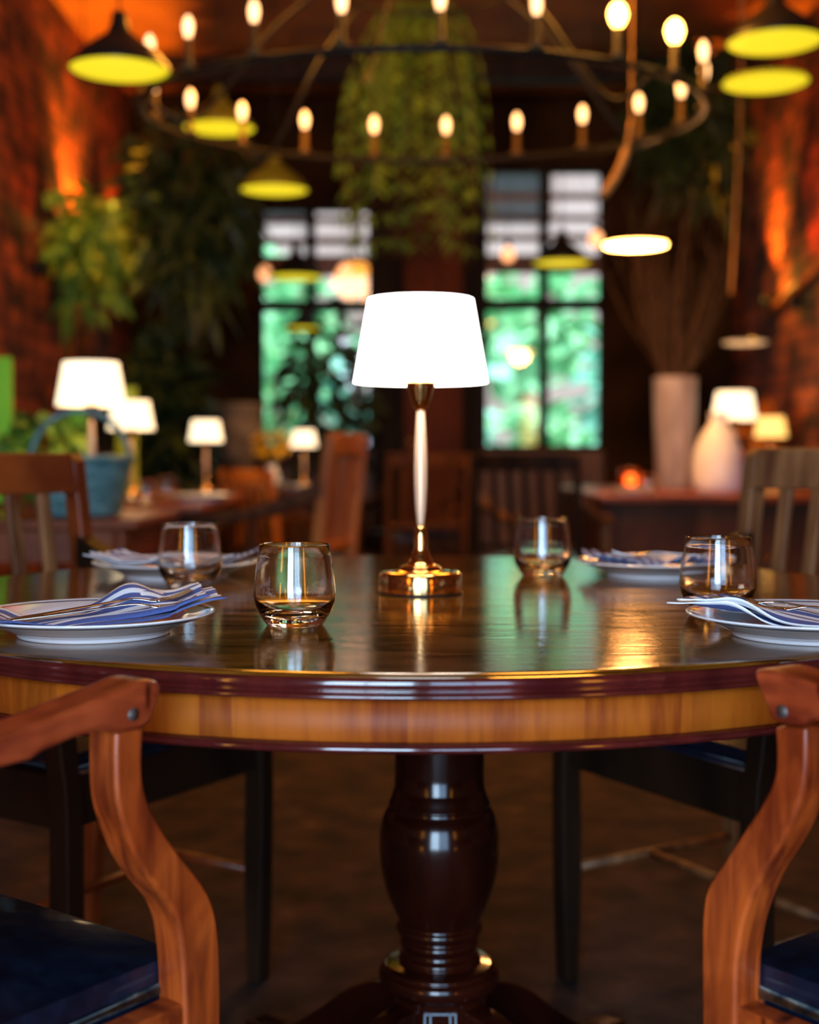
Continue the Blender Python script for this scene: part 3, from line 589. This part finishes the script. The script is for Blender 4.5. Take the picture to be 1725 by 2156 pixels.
def napkin(name, label, ctr, rz, L, Wd, lift, m, seed, group, peak=(0, 0), stripes=3.6, off=(0, 0)):
    """folded cloth, local u along its length, two layers of cloth with rolled ends"""
    rnd = random.Random(seed); ph = [rnd.uniform(0, 6) for _ in range(6)]
    bm = bmesh.new(); uvl = bm.loops.layers.uv.new('UVMap'); nu, nv = 48, 26
    for layer in range(2):
        G = []
        for i in range(nu+1):
            row = []
            for j in range(nv+1):
                u = i/nu; v = j/nv
                shr = 1-.06*layer
                x = (u-.5)*L*shr; y = (v-.5)*Wd*shr*(1+.10*math.sin(u*5+ph[0])) + .012*layer
                if layer: x -= .006
                X, Y = off[0]+x+.020*(v-.5), off[1]+y+.006*math.sin(u*7+ph[1])
                r = math.hypot(X, Y)
                am = min(1, max(0, (u-.15)/.5)); h = max(psurf(r), .0092+.006*am) + .0020 + ((.0016+.0034*am)*layer)
                h += (.3+.7*am)*(.0016*(1+math.sin(u*13+v*5+ph[2])) + .0012*(1+math.sin(v*17+u*4+ph[3])))
                rise = max(0, (u-.62)/.38)**1.6*lift[0] + max(0, (.3-u)/.3)**1.6*lift[1]
                h += rise + peak[1]*math.exp(-((u-peak[0])**2)/.018)*max(0, v-.35)**1.0
                # rolled edge
                if v < .08: h -= (.08-v)/.08*.003*layer
                row.append((bm.verts.new((X, Y, h)), (u*9, v*stripes+.18*layer)))
            G.append(row)
        for i in range(nu):
            for j in range(nv):
                q = (G[i][j], G[i+1][j], G[i+1][j+1], G[i][j+1]); fc = bm.faces.new([a[0] for a in q])
                for lp, a in zip(fc.loops, q): lp[uvl].uv = a[1]
    me = bpy.data.meshes.new(name); bm.to_mesh(me); bm.free(); me.materials.append(m)
    for p in me.polygons: p.use_smooth = True
    o = bpy.data.objects.new(name, me); C.objects.link(o); o.location = (ctr[0], ctr[1], TZ); o.rotation_euler = (0, 0, rz)
    s = o.modifiers.new('sol', 'SOLIDIFY'); s.thickness = .0014; s.offset = 1
    return tag(o, label, 'napkin', group)
ng = 'blue and white linen napkins on the plates'
napkin('napkin', 'blue and white striped linen napkin on the near left plate', PN, math.radians(24), .255, .125, (.009, .000), M['napkin'], 3, ng, peak=(.68, .036), off=(.006, -.014), stripes=4.8)
napkin('napkin', 'blue and white striped linen napkin on the near right plate', PNR, math.radians(151), .245, .135, (.005, .000), M['napkin'], 5, ng, peak=(.70, .022), off=(-.001, .012), stripes=4.8)
napkin('napkin', 'pale blue striped linen napkin on the far left plate', PFL, math.radians(176), .235, .13, (.008, .010), M['napkin'], 8, ng, peak=(.45, .028), stripes=4.6)
napkin('napkin', 'blue napkin with white spots on the far right plate', PFR, math.radians(184), .235, .13, (.006, .006), M['napdots'], 11, ng, peak=(.35, .024), stripes=4.2)
def fork_bm():
    b = bmesh.new()
    def strip(pts):   # (x, half width, z)
        t = .0011; A = []
        for x, yc, hw_, z in pts: A.append([b.verts.new(v) for v in ((x, yc-hw_, z), (x, yc+hw_, z), (x, yc+hw_*.8, z+t*1.6), (x, yc-hw_*.8, z+t*1.6))])
        for p, q in zip(A, A[1:]):
            for k in range(4): b.faces.new((p[k], p[(k+1) % 4], q[(k+1) % 4], q[k]))
        b.faces.new(A[0]); b.faces.new(A[-1][::-1])
    strip(smoothpoly([(-.105, 0, .0035, .0005), (-.10, 0, .0060, .001), (-.06, 0, .0052, .002), (0, 0, .0030, .0045), (.03, 0, .0026, .0060), (.045, 0, .0050, .0045), (.055, 0, .0095, .0020), (.063, 0, .0115, .0008)], 3))
    for k in range(4):
        yc = (k-1.5)*.0062
        strip(smoothpoly([(.061, yc*.95, .0024, .0010), (.078, yc, .0019, .0008), (.094, yc*.96, .0014, .0040), (.103, yc*.94, .0008, .0075)], 3))
    return b
fk = obj('fork', fork_bm(), M['steel']); tag(fk, 'steel fork on the near left napkin, its tines highest and farther back', 'fork', 'steel forks on the napkins')
def put_fork(o, ctr, dx, dy, z, rz, tilt): o.location = (ctr[0]+dx, ctr[1]+dy, TZ+z); o.rotation_euler = (0, tilt, rz)
put_fork(fk, PN, .004, .004, .0260, math.radians(25), -.085)
put_fork(dup(fk, label='steel fork on the near left napkin, lying nearer the camera'), PN, .012, -.020, .0245, math.radians(17), -.06)
put_fork(dup(fk, label='steel fork on the near right napkin, tines toward the tumbler'), PNR, -.002, .004, .0255, math.radians(156), -.06)
put_fork(dup(fk, label='steel fork on the near right napkin, handle at the photo edge'), PNR, .03, -.026, .0240, math.radians(150), -.04)
put_fork(dup(fk, label='steel fork lying on the spotted napkin at far right'), PFR, .03, -.005, .0290, math.radians(172), -.02)

# ---------------------------------------------------------------- far tables
def table(name, label, x0, x1, y0, y1, top, frame, apron=True, z=TZ):
    cx_, cy_ = (x0+x1)/2, (y0+y1)/2; hx, hy = (x1-x0)/2, (y1-y0)/2
    t = thing(name, label, 'table', (cx_, cy_, 0))
    obj('tabletop', mbox(-hx, hx, -hy, hy, z-.03, z), top, t, smooth=False, bevel=.006)
    if apron:
        b = bmesh.new(); box(b, -hx+.05, hx-.05, -hy+.05, -hy+.07, z-.13, z-.03); box(b, -hx+.05, hx-.05, hy-.07, hy-.05, z-.13, z-.03)
        box(b, -hx+.05, -hx+.07, -hy+.07, hy-.07, z-.13, z-.03); box(b, hx-.07, hx-.05, -hy+.07, hy-.07, z-.13, z-.03); obj('apron', b, frame, t, smooth=False)
    for sx in (-1, 1):
        for sy in (-1, 1):
            b = bmesh.new(); cx2, cy2 = sx*(hx-.075), sy*(hy-.075)
            lathe([(0, 0), (.02, 0), (.027, .3), (.034, z-.04), (0, z-.04)], 4, b, loc=(cx2, cy2, 0)); obj('leg', b, frame, t, smooth=False)
    return t
table('side_table', 'red-brown wooden table under the teal basket at the left', -1.72, -.80, 3.90, 4.62, M['redwood'], M['redwood'])
table('side_table', 'brown wooden table left of the windows, with plate and two lamps', -1.45, -.78, 4.98, 6.45, M['redwood'], M['midwood'])
table('side_table', 'small dark table set in front of the left window', -.95, -.28, 7.15, 7.9, M['midwood'], M['darkwood'])
# right sideboard
sb = thing('sideboard', 'low brown wooden sideboard at the right, carrying vases and lamps', 'sideboard', (1.55, 7.2, 0))
obj('worktop', mbox(-.66, .66, -.98, .92, TZ-.035, TZ), M['redwood'], sb, smooth=False, bevel=.006)
obj('body', mbox(-.62, .62, -.90, .88, .06, TZ-.035), M['midwood'], sb, smooth=False)
for k in range(3):
    d = obj('door', mbox(-.60+k*.405, -.21+k*.405, -.925, -.90, .10, TZ-.06), M['midwood'], sb, smooth=False, bevel=.004)
    obj('knob', lathe([(0, 0), (.014, 0), (.016, .01), (0, .02)], 12, loc=(-.25+k*.405, -.94, .45)), M['brass'], d)
# dishes and glasses on the far tables
q = dup(p1, (xat(418, 5.45), 5.45, TZ), 0, 'white plate on the brown table left of the windows', 1.1, 'plates on far tables')
dup(p1, (xat(1330, 6.5), 6.5, TZ), 0, 'white plate on the right sideboard, beside the tall streaked vase', .9, 'plates on far tables')
dup(p1, (xat(635, 7.35), 7.35, TZ), 0, 'white plate on the small table in front of the left window', .9, 'plates on far tables')
for px, Y, lb in ((308, 5.12, 'clear tumbler on the brown far table, left one of two'), (352, 5.85, 'clear tumbler on the brown far table, right one of two'), (590, 7.4, 'clear tumbler on the small table before the left window'), (1365, 6.6, 'clear tumbler on the sideboard just left of the tall vase')):
    dup(g1, (xat(px, Y), Y, TZ), 0, lb, 1.0, 'tumblers on far tables')

# ---------------------------------------------------------------- teal basket
BX, BY = xat(170, 4.08), 4.08
bk = thing('wicker_basket', 'teal wicker basket with tall hoop handle on the left table', 'basket', (BX, BY, TZ))
b = bmesh.new(); seg = 72; prof = []
for i in range(15):
    z = .005+i*.012; r = .115+.040*(z/.17)
    prof += [(r, z), (r+.006, z+.006)]
lathe([(0, .004), (.11, .004)]+prof+[(.150, .178), (.140, .170), (.105, .012), (0, .012)], seg, b)
for v in b.verts:
    a = math.atan2(v.co.y, v.co.x); rr = math.hypot(v.co.x, v.co.y)
    if rr > .112: k = 1+.012*math.sin(a*24)*(1 if int(v.co.z/.012) % 2 else -1); v.co.x *= k; v.co.y *= k
obj('basket_body', b, M['wicker'], bk)
obj('rim', tube([(.158*math.cos(2*PI*i/48), .158*math.sin(2*PI*i/48), .178+.004*math.sin(i*PI/2)) for i in range(48)], .010, 8, closed=True), M['wicker'], bk)
obj('handle', tube([(.152*math.cos(a), 0, .17+.155*math.sin(a)) for a in [PI*i/28 for i in range(29)]], .009, 8), M['wicker'], bk)

# ---------------------------------------------------------------- lime panels standing by the left wall
for px0, px1, y0, y1, Y, m_, lb in ((-60, 28, 752, 1010, 5.0, 'lime', 'bright green panel cut by the left edge of the photo'), (150, 184, 852, 1000, 5.05, 'lime', 'narrow bright green panel behind the handle of the basket'), (246, 290, 815, 1000, 5.75, 'limey', 'narrow yellow-green panel behind the small lamp right of the basket')):
    zt_ = at(px1, y0, Y).z; t = thing('green_panel', lb, 'panel', ((xat(px0, Y)+xat(px1, Y))/2, Y+.03*0, 0), 0, 'green panels at the left')
    if abs(Y-5.0) < .01: hwid = (xat(px1, Y)-xat(px0, Y))/2
    hwid = (xat(px1, Y)-xat(px0, Y))/2
    zb = TZ if Y > 4.99 else 0
    obj('board', mbox(-hwid, hwid, -.008, .008, zb+.01, zt_), M[m_], t, smooth=False, bevel=.002)
    obj('foot', mbox(-hwid*.8, hwid*.8, -.05, .05, zb, zb+.012), M['darkwood'], t, smooth=False)

# ---------------------------------------------------------------- plants
def potted(name, label, loc, pot_r, pot_h, n, rad, cz, L, wd, lm, potm='terra', group='potted plants around the room', cat='plant', up=.2, droop=.3):
    t = thing(name, label, cat, loc, 0, group)
    obj('pot', lathe([(0, 0), (pot_r*.7, 0), (pot_r, pot_h*.95), (pot_r*1.08, pot_h*.95), (pot_r*1.08, pot_h), (pot_r*.9, pot_h), (pot_r*.85, pot_h*.9), (0, pot_h*.88)], 24), M[potm], t)
    b = bmesh.new()
    for k in range(7):
        a = k*2*PI/7; tube([(0, 0, pot_h*.85), (rad[0]*.3*math.cos(a), rad[1]*.3*math.sin(a), (cz+pot_h)/2), (rad[0]*.6*math.cos(a), rad[1]*.6*math.sin(a), cz)], [.008, .006, .003], 6, b)
    obj('stem', b, M['twig'], t)
    obj('leaves', leafcloud(n, (0, 0, cz), rad, L, wd, up=up, droop=droop), M[lm], t, smooth=False)
    return t
potted('potted_plant', 'green leafy plant in a pot behind the basket, on the left table', (xat(95, 4.48), 4.48, TZ), .06, .10, 120, (.14, .10, .10), .20, .09, .06, 'leaf')
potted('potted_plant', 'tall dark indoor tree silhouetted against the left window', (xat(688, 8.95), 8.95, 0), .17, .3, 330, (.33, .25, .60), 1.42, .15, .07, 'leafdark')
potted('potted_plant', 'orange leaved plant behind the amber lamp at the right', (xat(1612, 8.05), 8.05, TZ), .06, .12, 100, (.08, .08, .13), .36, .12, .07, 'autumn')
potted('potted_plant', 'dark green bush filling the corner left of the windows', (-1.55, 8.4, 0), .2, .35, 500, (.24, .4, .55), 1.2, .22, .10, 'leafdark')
# wall shelf plant lit by the uplight
def shelf_plant(label, x, y, z, n, rad, lm, L, wd, lm2=None, n2=0):
    t = thing('hanging_planter', label, 'plant', (x, y, z), 0, 'planters hung on walls and ceiling')
    obj('planter', lathe([(0, -.09), (.07, -.08), (.115, 0), (.125, 0), (.125, .015), (.10, .015), (.09, -.01), (0, -.02)], 24), M['darkwood'], t)
    obj('leaves', leafcloud(n, (0, 0, .05), rad, L, wd, droop=.5), M[lm], t, smooth=False)
    b = bmesh.new()
    tube([(0, 0, 0), (0, 0, ZC-z)], .003, 6, b); obj('cord', b, M['iron'], t)
    if lm2: obj('trailing_leaves', leafcloud(n2, (.05, -.05, -.12), (rad[0]*.9, rad[1]*.9, rad[2]*1.1), L*.8, wd*.8, droop=.8), M[lm2], t, smooth=False)
    return t
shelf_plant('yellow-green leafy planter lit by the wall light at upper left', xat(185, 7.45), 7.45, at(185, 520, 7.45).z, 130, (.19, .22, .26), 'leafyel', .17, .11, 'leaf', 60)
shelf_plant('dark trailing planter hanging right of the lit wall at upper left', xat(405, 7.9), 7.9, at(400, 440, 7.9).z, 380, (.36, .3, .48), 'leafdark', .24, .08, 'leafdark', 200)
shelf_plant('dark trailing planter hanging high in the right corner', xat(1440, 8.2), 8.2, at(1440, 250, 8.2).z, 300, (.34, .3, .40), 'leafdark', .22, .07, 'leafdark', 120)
# long drooping plant in the middle of the chandelier
CHX, CHY = xat(890, 5.0), 5.0
t = thing('hanging_fern', 'long drooping green fern hanging from the ceiling behind the chandelier', 'plant', (xat(890, 6.45), 6.45, 2.72), 0, 'planters hung on walls and ceiling')
obj('planter', lathe([(0, -.10), (.09, -.08), (.14, .02), (.15, .02), (.15, .035), (.12, .035), (0, 0)], 24), M['darkwood'], t)
b = bmesh.new(); b2 = bmesh.new()
for k in range(70):
    a = random.uniform(0, 2*PI); R_ = random.uniform(.10, .37); dz = random.uniform(.15, .85); top = random.uniform(.05, .38)
    pts = smoothpoly([(0, 0, 0), (R_*.5*math.cos(a), R_*.5*math.sin(a), top), (R_*math.cos(a), R_*math.sin(a), top*.3-.1), (R_*1.15*math.cos(a), R_*1.15*math.sin(a), -dz)], 6)
    tube(pts, .0025, 4, b2)
    for i in range(3, len(pts)-1):
        for s in (-1, 1):
            d = Vector(pts[i+1])-Vector(pts[i]); side = d.cross(Vector((0, 0, 1)))
            if side.length < 1e-5: side = Vector((1, 0, 0))
            leaf(b, Vector(pts[i]), side.normalized()*s+d.normalized()*.6, .085, .022, random.uniform(-.5, .5), .2)
obj('fronds', b, M['leaf'], t, smooth=False); obj('stem', b2, M['twig'], t)
obj('cord', tube([(0, 0, 0), (0, 0, ZC-2.72)], .004, 6), M['iron'], t)

# ---------------------------------------------------------------- chandelier
BZ = 2.375; AX, AY = 1.04, .80
ch = thing('chandelier', 'large oval iron ring chandelier with candle bulbs above the room', 'chandelier', (CHX, CHY, BZ))
N = 21
obj('ring', tube([(AX*math.cos(2*PI*i/96), AY*math.sin(2*PI*i/96), -.16) for i in range(96)], .013, 8, closed=True), M['iron'], ch)
obj('inner_ring', tube([(.32*math.cos(2*PI*i/64), .28*math.sin(2*PI*i/64), .30) for i in range(64)], .010, 8, closed=True), M['iron'], ch)
for k in range(6):
    a = k*PI/3+.3
    obj('arm', tube(smoothpoly([(.32*math.cos(a), .28*math.sin(a), .30), (.55*math.cos(a), .45*math.sin(a), .12), (.85*math.cos(a), .66*math.sin(a), -.22), (AX*math.cos(a), AY*math.sin(a), -.16)], 6), .008, 8), M['iron'], ch)
    a2_ = a
    obj('chain', tube([(.32*math.cos(a2_), .28*math.sin(a2_), .30), (0, 0, ZC-BZ)], .005, 6), M['iron'], ch)
for k in range(N):
    a = -PI/2+2*PI*(k+.15)/N
    x, y = AX*math.cos(a), AY*math.sin(a)
    sv = obj('candle_sleeve', lathe([(0, -.15), (.026, -.148), (.028, -.138), (.012, -.134), (.011, -.045), (0, -.045)], 12, loc=(x, y, 0)), M['candle'], ch)
    hot = k in (2, 3)
    obj('bulb', lathe([(0, -.045), (.009, -.044), (.015, -.024), (.0175, -.006), (.014, .012), (.006, .026), (0, .030)] if not hot else [(0, -.045), (.012, -.044), (.024, -.026), (.030, -.004), (.024, .018), (.010, .032), (0, .036)], 12, loc=(x, y, 0)), M['bulbhot' if hot else 'bulb'], sv)
point('chandelier_glow', (CHX+.55, CHY-.2, BZ+.45), (1, .40, .05), 80, .25)
point('chandelier_glow_left', (CHX-.6, CHY+.3, BZ+.30), (1, .38, .04), 60, .25)

# ---------------------------------------------------------------- pendants
def pendant(label, px, py, Y, dia, diff, shade='enamel', power=0, lc=(1, .6, .1), group='dome pendant lamps', flat=False):
    p = at(px, py, Y); R_ = dia/2
    t = thing('pendant_lamp', label, 'lamp', p, 0, group)
    h = R_*1.0 if not flat else R_*.35
    pr = [(R_, 0), (R_*1.01, .004), (R_*.97, h*.12), (R_*.75, h*.38), (R_*.45, h*.60), (R_*.24, h*.76), (R_*.17, h*.95), (R_*.15, h*1.15), (0, h*1.18)]
    inn = [(0, h*.9), (R_*.2, h*.72), (R_*.7, h*.36), (R_*.95, h*.08), (R_, 0)]
    obj('lamp_shade', lathe(pr+inn, 40), M[shade], t)
    obj('diffuser', lathe([(0, -.004), (R_*.6, -.001), (R_*.965, .006), (R_*.965, .010), (0, .010)], 40), M[diff], t)
    obj('cord', tube([(0, 0, h*1.15), (0, 0, ZC-p.z)], .004, 6), M['iron'], t)
    if power: point('pendant_glow', (p.x, p.y, p.z-.03), lc, power, .08)
    return t
pendant('dark dome pendant with yellow underside, largest one at upper left', 252, 150, 4.5, .335, 'ydiff')
pendant('olive dome pendant with yellow underside, second from the left, behind chandelier bulbs', 462, 272, 6.5, .345, 'ydiff', 'olive')
pendant('dark dome pendant with yellow underside above the left window', 578, 402, 6.8, .345, 'ydiff', 'olive')
pendant('dark dome pendant with yellow underside hanging before the top of the left window', 622, 585, 8.2, .345, 'ydiff')
pendant('small pendant with yellow underside, lowest before the left window', 637, 692, 8.75, .25, 'ydiff')
pendant('dark dome pendant with yellow underside before the right window', 1183, 555, 7.9, .345, 'ydiff')
pendant('flat pendant glowing pinkish white, right of the right window', 1338, 520, 6.3, .31, 'wdiff', 'iron', 60, (1, .42, .12), flat=True)
pendant('dark dome pendant with orange-yellow underside at the upper right corner', 1632, 92, 4.9, .35, 'ydiff')
pendant('dark pendant with yellow underside, just below another at upper right', 1612, 177, 5.6, .37, 'ydiff', flat=True)
pendant('small flat cream pendant low at the right, above the white lamps', 1570, 724, 7.2, .25, 'pdiff', flat=True)
# bare bulbs on cords
for px, py, Y, lb in ((727, 573, 8.6, 'bare bulb on a cord in front of the right half of the left window'), (1070, 537, 8.6, 'bare bulb on a cord in front of the right window, left half'), (1255, 505, 7.9, 'bare bulb on a cord left of the flat white pendant'), (558, 578, 8.6, 'bare bulb on a cord at the left edge of the left window')):
    p = at(px, py, Y); t = thing('bare_bulb', lb, 'light bulb', p, 0, 'bare bulbs on cords')
    obj('bulb', lathe([(0, -.045), (.03, -.035), (.045, 0), (.035, .032), (.014, .055), (0, .056)], 20), M['smallbulb'], t)
    obj('socket', lathe([(0, .052), (.015, .054), (.016, .09), (0, .092)], 16), M['iron'], t)
    obj('cord', tube([(0, 0, .09), (0, 0, ZC-p.z)], .003, 6), M['iron'], t)

# ---------------------------------------------------------------- vases and small things at right
VX, VY = xat(1420, 7.4), 7.4
vz = obj('tall_vase', lathe([(0, 0), (.095, 0), (.100, .01), (.112, .30), (.120, .60), (.122, .615), (.112, .615), (.10, .30), (.085, .03), (0, .03)], 48), M['vase']); vz.location = (VX, VY, TZ)
tag(vz, 'tall streaked grey-white cylindrical vase on the right sideboard', 'vase')
wv = obj('bottle_vase', lathe(smoothpoly([(.001, 0), (.10, 0), (.122, .03), (.128, .10), (.118, .20), (.085, .29), (.050, .34), (.042, .38), (.050, .40)], 3)+[(.040, .398), (.032, .37), (.032, .34), (0, .32)], 48), M['vasewhite'])
wv.location = (xat(1512, 6.75), 6.75, TZ); tag(wv, 'bulbous white ceramic vase on the sideboard, right of the tall vase', 'vase')
t = thing('dry_branches', 'tall fan of dark dry branches standing in the tall vase', 'branches', (VX, VY, TZ+.04))
b = bmesh.new()
for k in range(34):
    a = random.uniform(0, 2*PI); R_ = random.uniform(.15, .55); h = random.uniform(1.0, 1.75)
    p = [(0.03*math.cos(a), .03*math.sin(a), 0), (.07*math.cos(a), .07*math.sin(a), .56), (R_*.6*math.cos(a), R_*.45*math.sin(a), h*.7), (R_*math.cos(a+.2), R_*.7*math.sin(a+.2), h)]
    sp = smoothpoly(p, 5); tube(sp, [.006-.0045*i/len(sp) for i in range(len(sp))], 5, b)
    for j in range(3):
        q0 = Vector(sp[8+j*2]); tube([q0, q0+Vector((random.uniform(-.15, .15), random.uniform(-.1, .1), random.uniform(.1, .25)))], [.003, .001], 4, b)
obj('twigs', b, M['twig'], t)
# candle lantern
cl = thing('candle_lantern', 'small glowing candle in a red-orange glass holder on the sideboard, left of the tall vase', 'candle', (xat(1328, 7.5), 7.5, TZ))
obj('holder', lathe([(0, 0), (.05, 0), (.062, .03), (.06, .11), (.056, .11), (.058, .03), (.045, .01), (0, .01)], 32), mat('amber_glass', (1, .25, .05), .05, trans=.9), cl)
obj('candle', lathe([(0, .012), (.03, .012), (.03, .07), (0, .07)], 20), M['flame'], cl)
obj('flame', lathe([(0, .07), (.008, .08), (.01, .09), (0, .115)], 12), M['flame'], cl)
# stone urn and yellow flowers left of the windows
ur = obj('stone_urn', lathe(smoothpoly([(.001, 0), (.10, 0), (.08, .05), (.05, .09), (.11, .20), (.14, .34), (.12, .44), (.15, .50), (.14, .52)], 3)+[(.12, .51), (.10, .44), (0, .40)], 32), M['stone'])
pd = thing('plant_stand', 'dark wooden stand under the stone urn left of the windows', 'stand', (xat(510, 8.1), 8.1, 0))
obj('top', mbox(-.17, .17, -.17, .17, .71, .74), M['darkwood'], pd, smooth=False, bevel=.005)
for sx in (-1, 1):
    for sy in (-1, 1): obj('leg', mbox(sx*.14-.018, sx*.14+.018, sy*.14-.018, sy*.14+.018, 0, .71), M['darkwood'], pd, smooth=False)
ur.location = (xat(510, 8.1), 8.1, .74); tag(ur, 'weathered stone urn on a stand left of the windows', 'urn')
t = thing('flower_vase', 'small vase of yellow flowers below the left window', 'flowers', (xat(572, 7.6), 7.6, TZ))
obj('vase', lathe([(0, 0), (.035, 0), (.045, .06), (.025, .11), (.03, .13), (.024, .13), (0, .1)], 24), M['vasewhite'], t)
obj('stem', tube([(0, 0, .1), (.01, 0, .22)], .004, 6), M['leaf'], t)
obj('blooms', leafcloud(90, (.01, 0, .25), (.10, .08, .07), .05, .04, up=.6), mat('yellow_petal', (.75, .42, .01), .6), t, smooth=False)
# hanging bent branch and ropes at the right
hb = obj('bent_branch', tube(smoothpoly([(at(1330, 200, 5.0).x, 5.0, ZC)]+[tuple(at(x, y, 5.0)) for x, y in ((1330, 200), (1328, 255), (1318, 320), (1298, 370), (1268, 415))], 5), [.003]*5+[.004]*5+[.007]*5+[.016]*6+[.017]*4+[.010], 8), M['rope'])
tag(hb, 'bent orange-brown branch hanging from the right side of the chandelier', 'branch')
hr = obj('rope', tube(smoothpoly([(at(1560, 205, 7.0).x, 7.0, ZC), tuple(at(1560, 205, 7.0)), tuple(at(1552, 400, 7.0)), tuple(at(1540, 620, 7.0))], 6), .008, 6), M['rope']); tag(hr, 'thin vertical rope hanging in front of the right brick wall', 'rope')
# diagonal beam on the right wall
hb2 = struct(obj('trim_8', tube([(2.27, 7.3, 2.03), (2.27, 8.4, 1.84)], .025, 8), M['orangewood']))
# wall sconces
for x, y, z, s, lb in ((-1.93, 7.9, 2.18, 1, 'small wall uplight on the left brick wall behind the yellow-green planter'), (-1.93, 9.0, 2.26, 1, 'small wall uplight far back on the left brick wall'), (-1.93, 7.0, 1.96, 1, 'small wall uplight nearest on the left brick wall'), (2.22, 8.35, 1.93, -1, 'small wall uplight far back on the right brick wall'), (2.2, 7.6, 1.85, -1, 'small wall uplight nearer on the right brick wall')):
    t = thing('wall_uplight', lb, 'lamp', (x, y, z), 0, 'wall uplights')
    obj('body', lathe([(0, -.08), (.03, -.075), (.045, 0), (.04, 0), (.028, -.06), (0, -.065)], 20), M['iron'], t)
    obj('bulb', lathe([(0, -.05), (.018, -.045), (.018, -.02), (0, -.012)], 12), M['bulbhot'], t)
    obj('bracket', mbox(-.07 if s > 0 else 0, 0 if s > 0 else (XR-x), -.01, .01, -.06, -.04), M['iron'], t, smooth=False)
